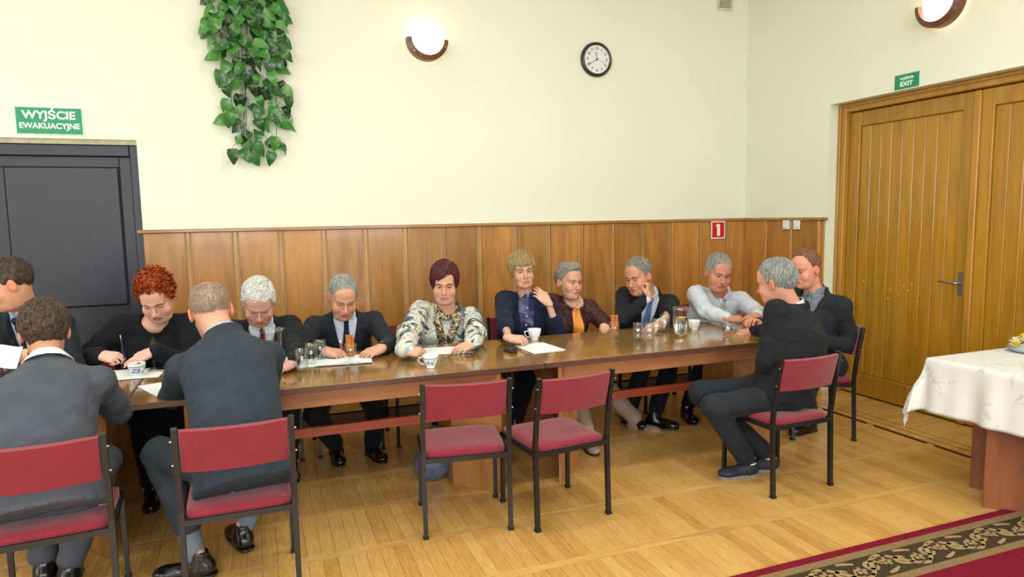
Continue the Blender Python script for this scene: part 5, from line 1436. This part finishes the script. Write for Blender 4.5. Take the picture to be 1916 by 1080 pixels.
# ================================================================ TABLE THINGS
def thin_glass(name):
    # thin drinking glass: clear, mirror-like only at glancing angles of its outer faces
    m=bpy.data.materials.new(name); m.use_nodes=True; t=m.node_tree; t.nodes.clear(); N_=t.nodes.new
    o=N_('ShaderNodeOutputMaterial'); mx=N_('ShaderNodeMixShader'); tr=N_('ShaderNodeBsdfTransparent'); g=N_('ShaderNodeBsdfGlossy'); lw=N_('ShaderNodeLayerWeight'); ge=N_('ShaderNodeNewGeometry')
    pw=N_('ShaderNodeMath'); pw.operation='POWER'; pw.inputs[1].default_value=2.2
    ma=N_('ShaderNodeMath'); ma.operation='MULTIPLY_ADD'; ma.inputs[1].default_value=.75; ma.inputs[2].default_value=.06
    iv_=N_('ShaderNodeMath'); iv_.operation='SUBTRACT'; iv_.inputs[0].default_value=1; ml=N_('ShaderNodeMath'); ml.operation='MULTIPLY'
    tr.inputs[0].default_value=(.97,.99,.98,1); g.inputs['Roughness'].default_value=.05; g.inputs[0].default_value=(1,1,1,1); lw.inputs[0].default_value=.5
    t.links.new(lw.outputs['Facing'],pw.inputs[0]); t.links.new(pw.outputs[0],ma.inputs[0]); t.links.new(ge.outputs['Backfacing'],iv_.inputs[1]); t.links.new(iv_.outputs[0],ml.inputs[0]); t.links.new(ma.outputs[0],ml.inputs[1])
    t.links.new(ml.outputs[0],mx.inputs[0]); t.links.new(tr.outputs[0],mx.inputs[1]); t.links.new(g.outputs[0],mx.inputs[2]); t.links.new(mx.outputs[0],o.inputs[0]); return m
GL=thin_glass('clear_glass'); WATER=glass('water',(248,252,255)); WATER.node_tree.nodes['Principled BSDF'].inputs['IOR'].default_value=1.33
Z0=TZ+.0006
def tumbler(x,y,label,h=.125,r=.034,water=0,group='drinking glasses on the tables'):
    t=thing('drinking_glass',label,'glass',(x,y,Z0),0,group)
    m=MB(); m.lathe([(0,0),(r*.80,0),(r*.88,.004),(r*.96,.02),(r,.045),(r,h),(r-.0012,h+.001),(r-.0024,h),(r-.0026,.045),(r*.92-.003,.022),(r*.78,.013),(0,.011)],28)
    m.obj('vessel',GL,t,smooth=True,weld=True)
    if water: 
        m=MB(); m.lathe([(0,.0125),(r*.76,.0145),(r*.92-.0038,.0235),(r-.0034,.046),(r-.0034,water),(0,water)],24); m.obj('water',WATER,t,smooth=True,weld=True)
    return t
def at(p): return p[0],p[1]
tumbler(*at((0.200,-1.696,0.731)),'empty drinking glass left of the trio beside the pretzel goblet, nearest the tall jug')
tumbler(*at((0.260,-1.545,0.731)),'empty drinking glass in the middle of the trio beside the pretzel goblet')
tumbler(*at((0.319,-1.445,0.731)),'empty drinking glass of the trio nearest the writing man, behind the other two')
tumbler(*at((2.349,-1.676,0.731)),'empty drinking glass left of the pair in the middle of the right table',h=.115)
tumbler(*at((2.416,-1.709,0.731)),'empty drinking glass right of the pair in the middle of the right table',h=.115)
tumbler(*at((2.556,-1.574,0.731)),'empty drinking glass behind the pair in the middle of the right table',h=.115)
tumbler(*at((2.678,-1.488,0.731)),'empty drinking glass just left of the water jug on the right table',h=.125)
tumbler(*at((3.000,-1.769,0.731)),'short drinking glass gripped by the man seen from behind on the right',h=.080,water=.03)
PRE=plain('pretzel_brown',(186,112,48),.6,var=.2,scale=60); SALT=plain('salt',(240,232,214),.6)
def goblet(x,y,label,grp,lean):
    t=thing('glass_goblet',label,'glass',(x,y,Z0),0,'footed glasses holding pretzel sticks')
    m=MB(); m.lathe([(0,0),(.034,0),(.035,.003),(.020,.007),(.009,.014),(.008,.022),(.016,.030),(.030,.040),(.0335,.055),(.0345,.125),(.0333,.126),(.0322,.125),(.0312,.056),(.026,.044),(.010,.036),(0,.034)],28); m.obj('vessel',GL,t,smooth=True,weld=True)
    rr=random.Random(int(x*100)); pm=MB()
    pm.tube([(0,0,0),(0,0,.122)],.0043,7)
    for i in range(7):
        a=rr.uniform(0,6.3); z=rr.uniform(.02,.12); pm.box((.0038*math.cos(a),.0038*math.sin(a),z),(.0014,.0014,.0014))
    me=pm.mesh('stick',PRE); me.materials.append(SALT); me.polygons.foreach_set('material_index',[0 if i<9 else 1 for i in range(len(me.polygons))])
    pts=[(0,0)]+[(.0090*math.cos(R_(60*i)),.0090*math.sin(R_(60*i))) for i in range(6)]+[(.0180*math.cos(R_(30*i)),.0180*math.sin(R_(30*i))) for i in range(12)]
    for px,py in pts:
        k=1.0; o=link('pretzel_stick',me,None,(x+px*1.0,y+py*1.0,Z0+.0445+rr.uniform(-.002,.004)+(.0+.3*math.hypot(px,py)))); 
        o.rotation_euler=(-py*3+rr.uniform(-.01,.01),px*3+rr.uniform(-.01,.01),rr.uniform(0,6))
        props(o,'salted pretzel stick standing in the '+grp,'pretzel stick','pretzel sticks in the '+grp)
goblet(*at((0.473,-1.629,0.731)),'footed glass goblet of pretzel sticks before the man writing','goblet before the writing man',1)
goblet(*at((2.197,-1.624,0.731)),'footed glass goblet of pretzel sticks left of the pair of glasses on the right table','goblet on the right table',1)
LEMON=plain('lemon_slice',(226,220,110),.5)
def jug(x,y,label,h,r,fill,rz,lemon):
    t=thing('water_jug',label,'jug',(x,y,Z0),rz,'glass jugs of water')
    V=MB(); prof=[(0,0),(r*.80,0),(r*.84,.006),(r*.80,.014),(r*.86,.03),(r*.98,h*.45),(r,h*.9),(r*1.04,h),(r*1.03-.002,h+.001),(r*.98-.002,h*.9),(r*.96-.002,h*.45),(r*.83-.002,.032),(r*.72,.020),(0,.018)]
    V.lathe(prof,32)
    # pouring lip
    nv=[]
    for (a,b,c) in V.v:
        k=sstep(h*.86,h,c)*max(0,(-a/r))**6 if a<0 else 0; nv.append((a-.020*float(k),b*(1-.25*float(k)),c))
    V.v=nv; V.obj('vessel',GL,t,smooth=True,weld=True)
    m=MB(); m.tube([(r*.97,0,h*.86),(r*1.35,0,h*.90),(r*1.72,0,h*.78),(r*1.72,0,h*.55),(r*1.45,0,h*.34),(r*.95,0,h*.30)],[.006,.006,.0055,.0055,.0055,.006],10); m.obj('handle',GL,t,smooth=True)
    m=MB(); wf_=h*fill; m.lathe([(0,.0195),(r*.71,.0215),(r*.83-.004,.0335),(r*.955-.0035,h*.45),(r*.965-.0035,wf_),(0,wf_)],30); m.obj('water',WATER,t,smooth=True,weld=True)
    if lemon:
        m=MB(); m.lathe([(0,wf_-.006),(.026,wf_-.006),(.027,wf_-.004),(.026,wf_-.001),(0,wf_-.001)],20,c=(.008,-.004,.002)); m.obj('lemon_slice',LEMON,t,smooth=True)
jug(*at((0.058,-1.572,0.731)),'tall glass water jug half hidden behind the man seen from behind',.235,.050,.62,R_(150),False)
jug(*at((2.667,-1.698,0.731)),'glass water jug with a lemon slice on the right table before the white shirt',.205,.050,.66,R_(15),True)
CUPW=plain('white_porcelain',(232,236,236),.15,.5,var=.01)
def mat_blue():
    t=NT('blue_flower_porcelain',.15,.5); v=t.coord('Object'); n=t.noise(v,55,3,.6,1)
    g=t.node('ShaderNodeTexCoord'); sx=t.node('ShaderNodeSeparateXYZ'); t.link(g.outputs['Object'],sx.inputs[0])
    band=t.ramp(sx.outputs[2],[(0,(0,0,0)),(.018,(0,0,0)),(.022,(255,255,255)),(.044,(255,255,255)),(.048,(0,0,0))],'LINEAR')
    rim=t.ramp(sx.outputs[2],[(0,(0,0,0)),(.053,(0,0,0)),(.0545,(255,255,255)),(.057,(255,255,255)),(.0585,(0,0,0))],'LINEAR')
    fl=t.ramp(n,[(.50,(0,0,0)),(.55,(255,255,255))]); mm=t.mix(1,band,fl,'MULTIPLY')
    c=t.mix(mm,(232,236,236),(60,104,176)); t.color(t.mix(rim,c,(70,100,150))); return t.m
BLUEC=mat_blue(); TEA=plain('coffee',(70,44,26),.2)
def cup(x,y,label,mat,rz,fluted=False,s=1.0):
    t=thing('cup',label,'cup',(x,y,Z0),rz,'coffee cups on the tables')
    m=MB(); m.lathe([(0,0),(.022*s,0),(.023*s,.004*s),(.021*s,.007*s),(.029*s,.018*s),(.036*s,.036*s),(.039*s,.055*s),(.041*s,.064*s),(.0395*s,.0645*s),(.0370*s,.055*s),(.034*s,.037*s),(.027*s,.021*s),(.017*s,.012*s),(0,.011*s)],32)
    if fluted: m.v=[((a*(1+.03*math.cos(8*math.atan2(b,a)))),(b*(1+.03*math.cos(8*math.atan2(b,a)))),c) for a,b,c in m.v]
    m.obj('bowl',mat,t,smooth=True,weld=True)
    m=MB(); m.tube([(.036*s,0,.052*s),(.050*s,0,.055*s),(.060*s,0,.046*s),(.058*s,0,.032*s),(.046*s,0,.020*s),(.030*s,0,.018*s)],[.0035,.0035,.0032,.0032,.0032,.0035],8); m.obj('handle',mat,t,smooth=True)
    MB().lathe([(0,.046*s),(.0355*s,.046*s)],24).obj('coffee',TEA,t,weld=True)
    return t
c=cup(*at((-0.650,-1.415,0.731)),'white cup with blue flowers before the woman with orange-red hair',BLUEC,R_(60),s=1.12)
m=MB(); m.tube([(.03,.0,.064),(.01,-.01,.068),(-.02,-.005,.067)],[.004,.010,.004],8); m.obj('tea_bag',plain('tea_bag',(150,150,110),.8),c,smooth=True)
cup(*at((0.878,-1.895,0.731)),'white cup with blue flowers held by the woman with the burgundy bob',BLUEC,R_(170),s=1.12)
cup(*at((1.734,-1.354,0.731)),'plain white cup held by the blonde woman on the table joint',CUPW,R_(175),s=1.15)
cup(*at((2.932,-1.487,0.731)),'plain white fluted cup right of the water jug',CUPW,R_(200),True,1.05)
# papers
def mat_paper():
    t=NT('printed_paper',.8,.2); g=t.node('ShaderNodeTexCoord'); mp=t.node('ShaderNodeMapping'); t.link(g.outputs['Object'],mp.inputs['Vector']); mp.inputs['Scale'].default_value=(1,1,1)
    w_=t.node('ShaderNodeTexWave',bands_direction='Y'); w_.inputs['Scale'].default_value=30; t.link(mp.outputs[0],w_.inputs['Vector'])
    n=t.noise(t.coord('Object',(60,12,1)),6,2)
    f=t.mix(1,t.ramp(w_.outputs['Fac'],[(.80,(0,0,0)),(.9,(110,110,110))]),t.ramp(n,[(.42,(0,0,0)),(.46,(255,255,255))]),'MULTIPLY')
    sx=t.node('ShaderNodeSeparateXYZ'); t.link(g.outputs['Object'],sx.inputs[0])
    t.color(t.mix(f,(236,240,246),(150,154,166))); return t.m
PAPER=mat_paper()
def sheet(px,py,rz,label,n=1,wd=.21,ht=.297,fold=.0,z=None):
    t=thing('paper',label,'paper',(px,py,(Z0 if z is None else z)+.0004),rz,'printed sheets on the tables')
    rr=random.Random(int(px*1000))
    for i in range(n):
        dx,dy,a=(rr.uniform(-.012,.012),rr.uniform(-.010,.010),rr.uniform(-.06,.06)) if i else (0,0,0)
        def f(u,v):
            X=(u-.5)*wd; Y=(v-.5)*ht; zz=i*.0012+.0008+fold*max(0,abs(u-.5)*2-.6)**2*.05
            c,s=math.cos(a),math.sin(a); return (Vector((c*X-s*Y+dx,s*X+c*Y+dy,zz)),Vector((0,0,1)))
        MB().slab(f,8,8,.0008).obj('sheet',PAPER,t)
    return t
sheet(-.70,-1.36,R_(84),'white sheet under the hands of the woman with orange-red hair',3,wd=.25,ht=.34)
sheet(-.455,-1.78,R_(24),'white sheet just left of the man with cropped hair seen from behind')
sheet(.16,-1.46,R_(80),'printed sheet before the white-haired man, right of the tall jug',2,wd=.23)
sheet(.45,-1.50,R_(82),'pile of printed sheets under the hands of the man writing',5,wd=.24,ht=.32,fold=.4)
sheet(1.10,-1.47,R_(80),'printed sheet under the hand of the woman with the burgundy bob',2)
sheet(1.643,-1.645,R_(3),'printed sheet lying just right of the table joint',2)
# sheet held by the man on the left
P1t=thing('paper','white sheet held up by the man at the left frame edge','paper',(-1.246,-1.460,0.900),0,'printed sheets on the tables')
MB().slab(lambda u,v:(Vector(((u-.5)*.16,(v-.5)*.13,(v-.5)*.09+.01*math.sin(u*5))),Vector((0,-.4,1)).normalized()),8,6,.0008).obj('sheet',PAPER,P1t)
# pens
def pen(p0,p1,mat,label,tipm=None):
    t=thing('pen',label,'pen',p0,0,'ballpoint pens in writing hands'); d=Vector(p1)-Vector(p0)
    MB().tube([(0,0,0),tuple(d*.08),tuple(d*.9),tuple(d)],[.0015,.0045,.0045,.0035],8).obj('barrel',mat,t,smooth=True)
    MB().tube([tuple(d*.9),tuple(d*1.12)],[.0046,.004],8).obj('end_cap',tipm or STEEL,t,smooth=True)
pen((-0.725,-1.300,0.811),(-0.735,-1.300,0.933),plain('pen_blue',(30,44,84),.3),'dark blue pen in the hand of the woman with orange-red hair')
pen((0.477,-1.387,0.745),(0.443,-1.403,0.830),plain('pen_red',(176,28,40),.3),'red pen in the hand of the man writing',WHITEINK)
# phone, case, spectacles
t=thing('mobile_phone','black mobile phone lying on a sheet beside the patterned cup on the left','phone',((-0.546,-1.335,0.737)[0],(-0.546,-1.335,0.737)[1],Z0+.0050),R_(70))
MB().box((0,0,.005),(.058,.118,.010)).obj('body',plain('phone_grey',(150,154,160),.3),t,bevel=.004,seg=2); MB().box((0,0,.0105),(.052,.110,.001)).obj('screen',plain('phone_black',(16,18,20),.08),t)
t=thing('spectacle_case','dark brown folded spectacle case lying on the table joint','case',((1.445,-1.657,0.740)[0],(1.445,-1.657,0.740)[1],Z0),R_(10))
F=Field(); F.add(f_ell((0,0,.008),(.034,.060,.016)),0); F.add(f_ell((0,-.03,.014),(.028,.028,.016)),.012); F.cut(lambda P:-P[:,2],.002); F.sub(f_ell((0,-.062,.016),(.022,.018,.008)),.003)
to_mesh('case_body',surface(F,.003),plain('dark_leather',(42,32,30),.55),t)
t=thing('reading_glasses','dark framed reading glasses with open temples lying left of the table joint','glasses',((1.180,-1.668,0.735)[0],(1.180,-1.668,0.735)[1],Z0),R_(62))
BR=plain('glasses_frame_dark',(34,26,26),.3)
for s in (-1,1):
    m=MB(); pts=[(s*.031+.024*math.cos(a),-.02,.019+.0165*math.sin(a)) for a in np.linspace(0,2*math.pi,17)]; m.tube(pts,.0019,6,caps=False); m.obj('rim',BR,t,smooth=True)
    MB().lathe([(0,0),(.023,0)],20,c=(s*.031,-.02,.019),M=Matrix.Rotation(R_(90),3,'X')@Matrix.Diagonal((1,.7,1))).obj('lens',CLG,t)
    MB().tube([(s*.056,-.02,.024),(s*.058,.04,.020),(s*.057,.10,.010),(s*.055,.128,.002)],[.0018,.0016,.0016,.0022],6).obj('temple',BR,t,smooth=True)
MB().tube([(-.008,-.02,.024),(0,-.02,.027),(.008,-.02,.024)],.0016,6).obj('bridge',BR,t)
# bag on the floor
F=Field(); F.add(f_ell((0,0,.10),(.12,.085,.115)),0); F.add(f_ell((.02,.0,.19),(.06,.05,.09)),.05); F.add(f_cap((0,0,.24),(.01,0,.31),.025,.035),.03)
F.disp(lambda P:.012*vnoise(P,15,2)+.007*np.abs(vnoise(P,34,5))); F.cut(lambda P:-P[:,2]+.001,.006)
t=thing('plastic_bag','crumpled grey blue plastic bag on the floor behind the left empty chair','bag',((0.924,-1.740,0.000)[0],(0.924,-1.740,0.000)[1]+.06,0))
to_mesh('bag_body',surface(F,.0075),plain('bag_film',(82,94,118),.28,.5,var=.12,scale=14),t)
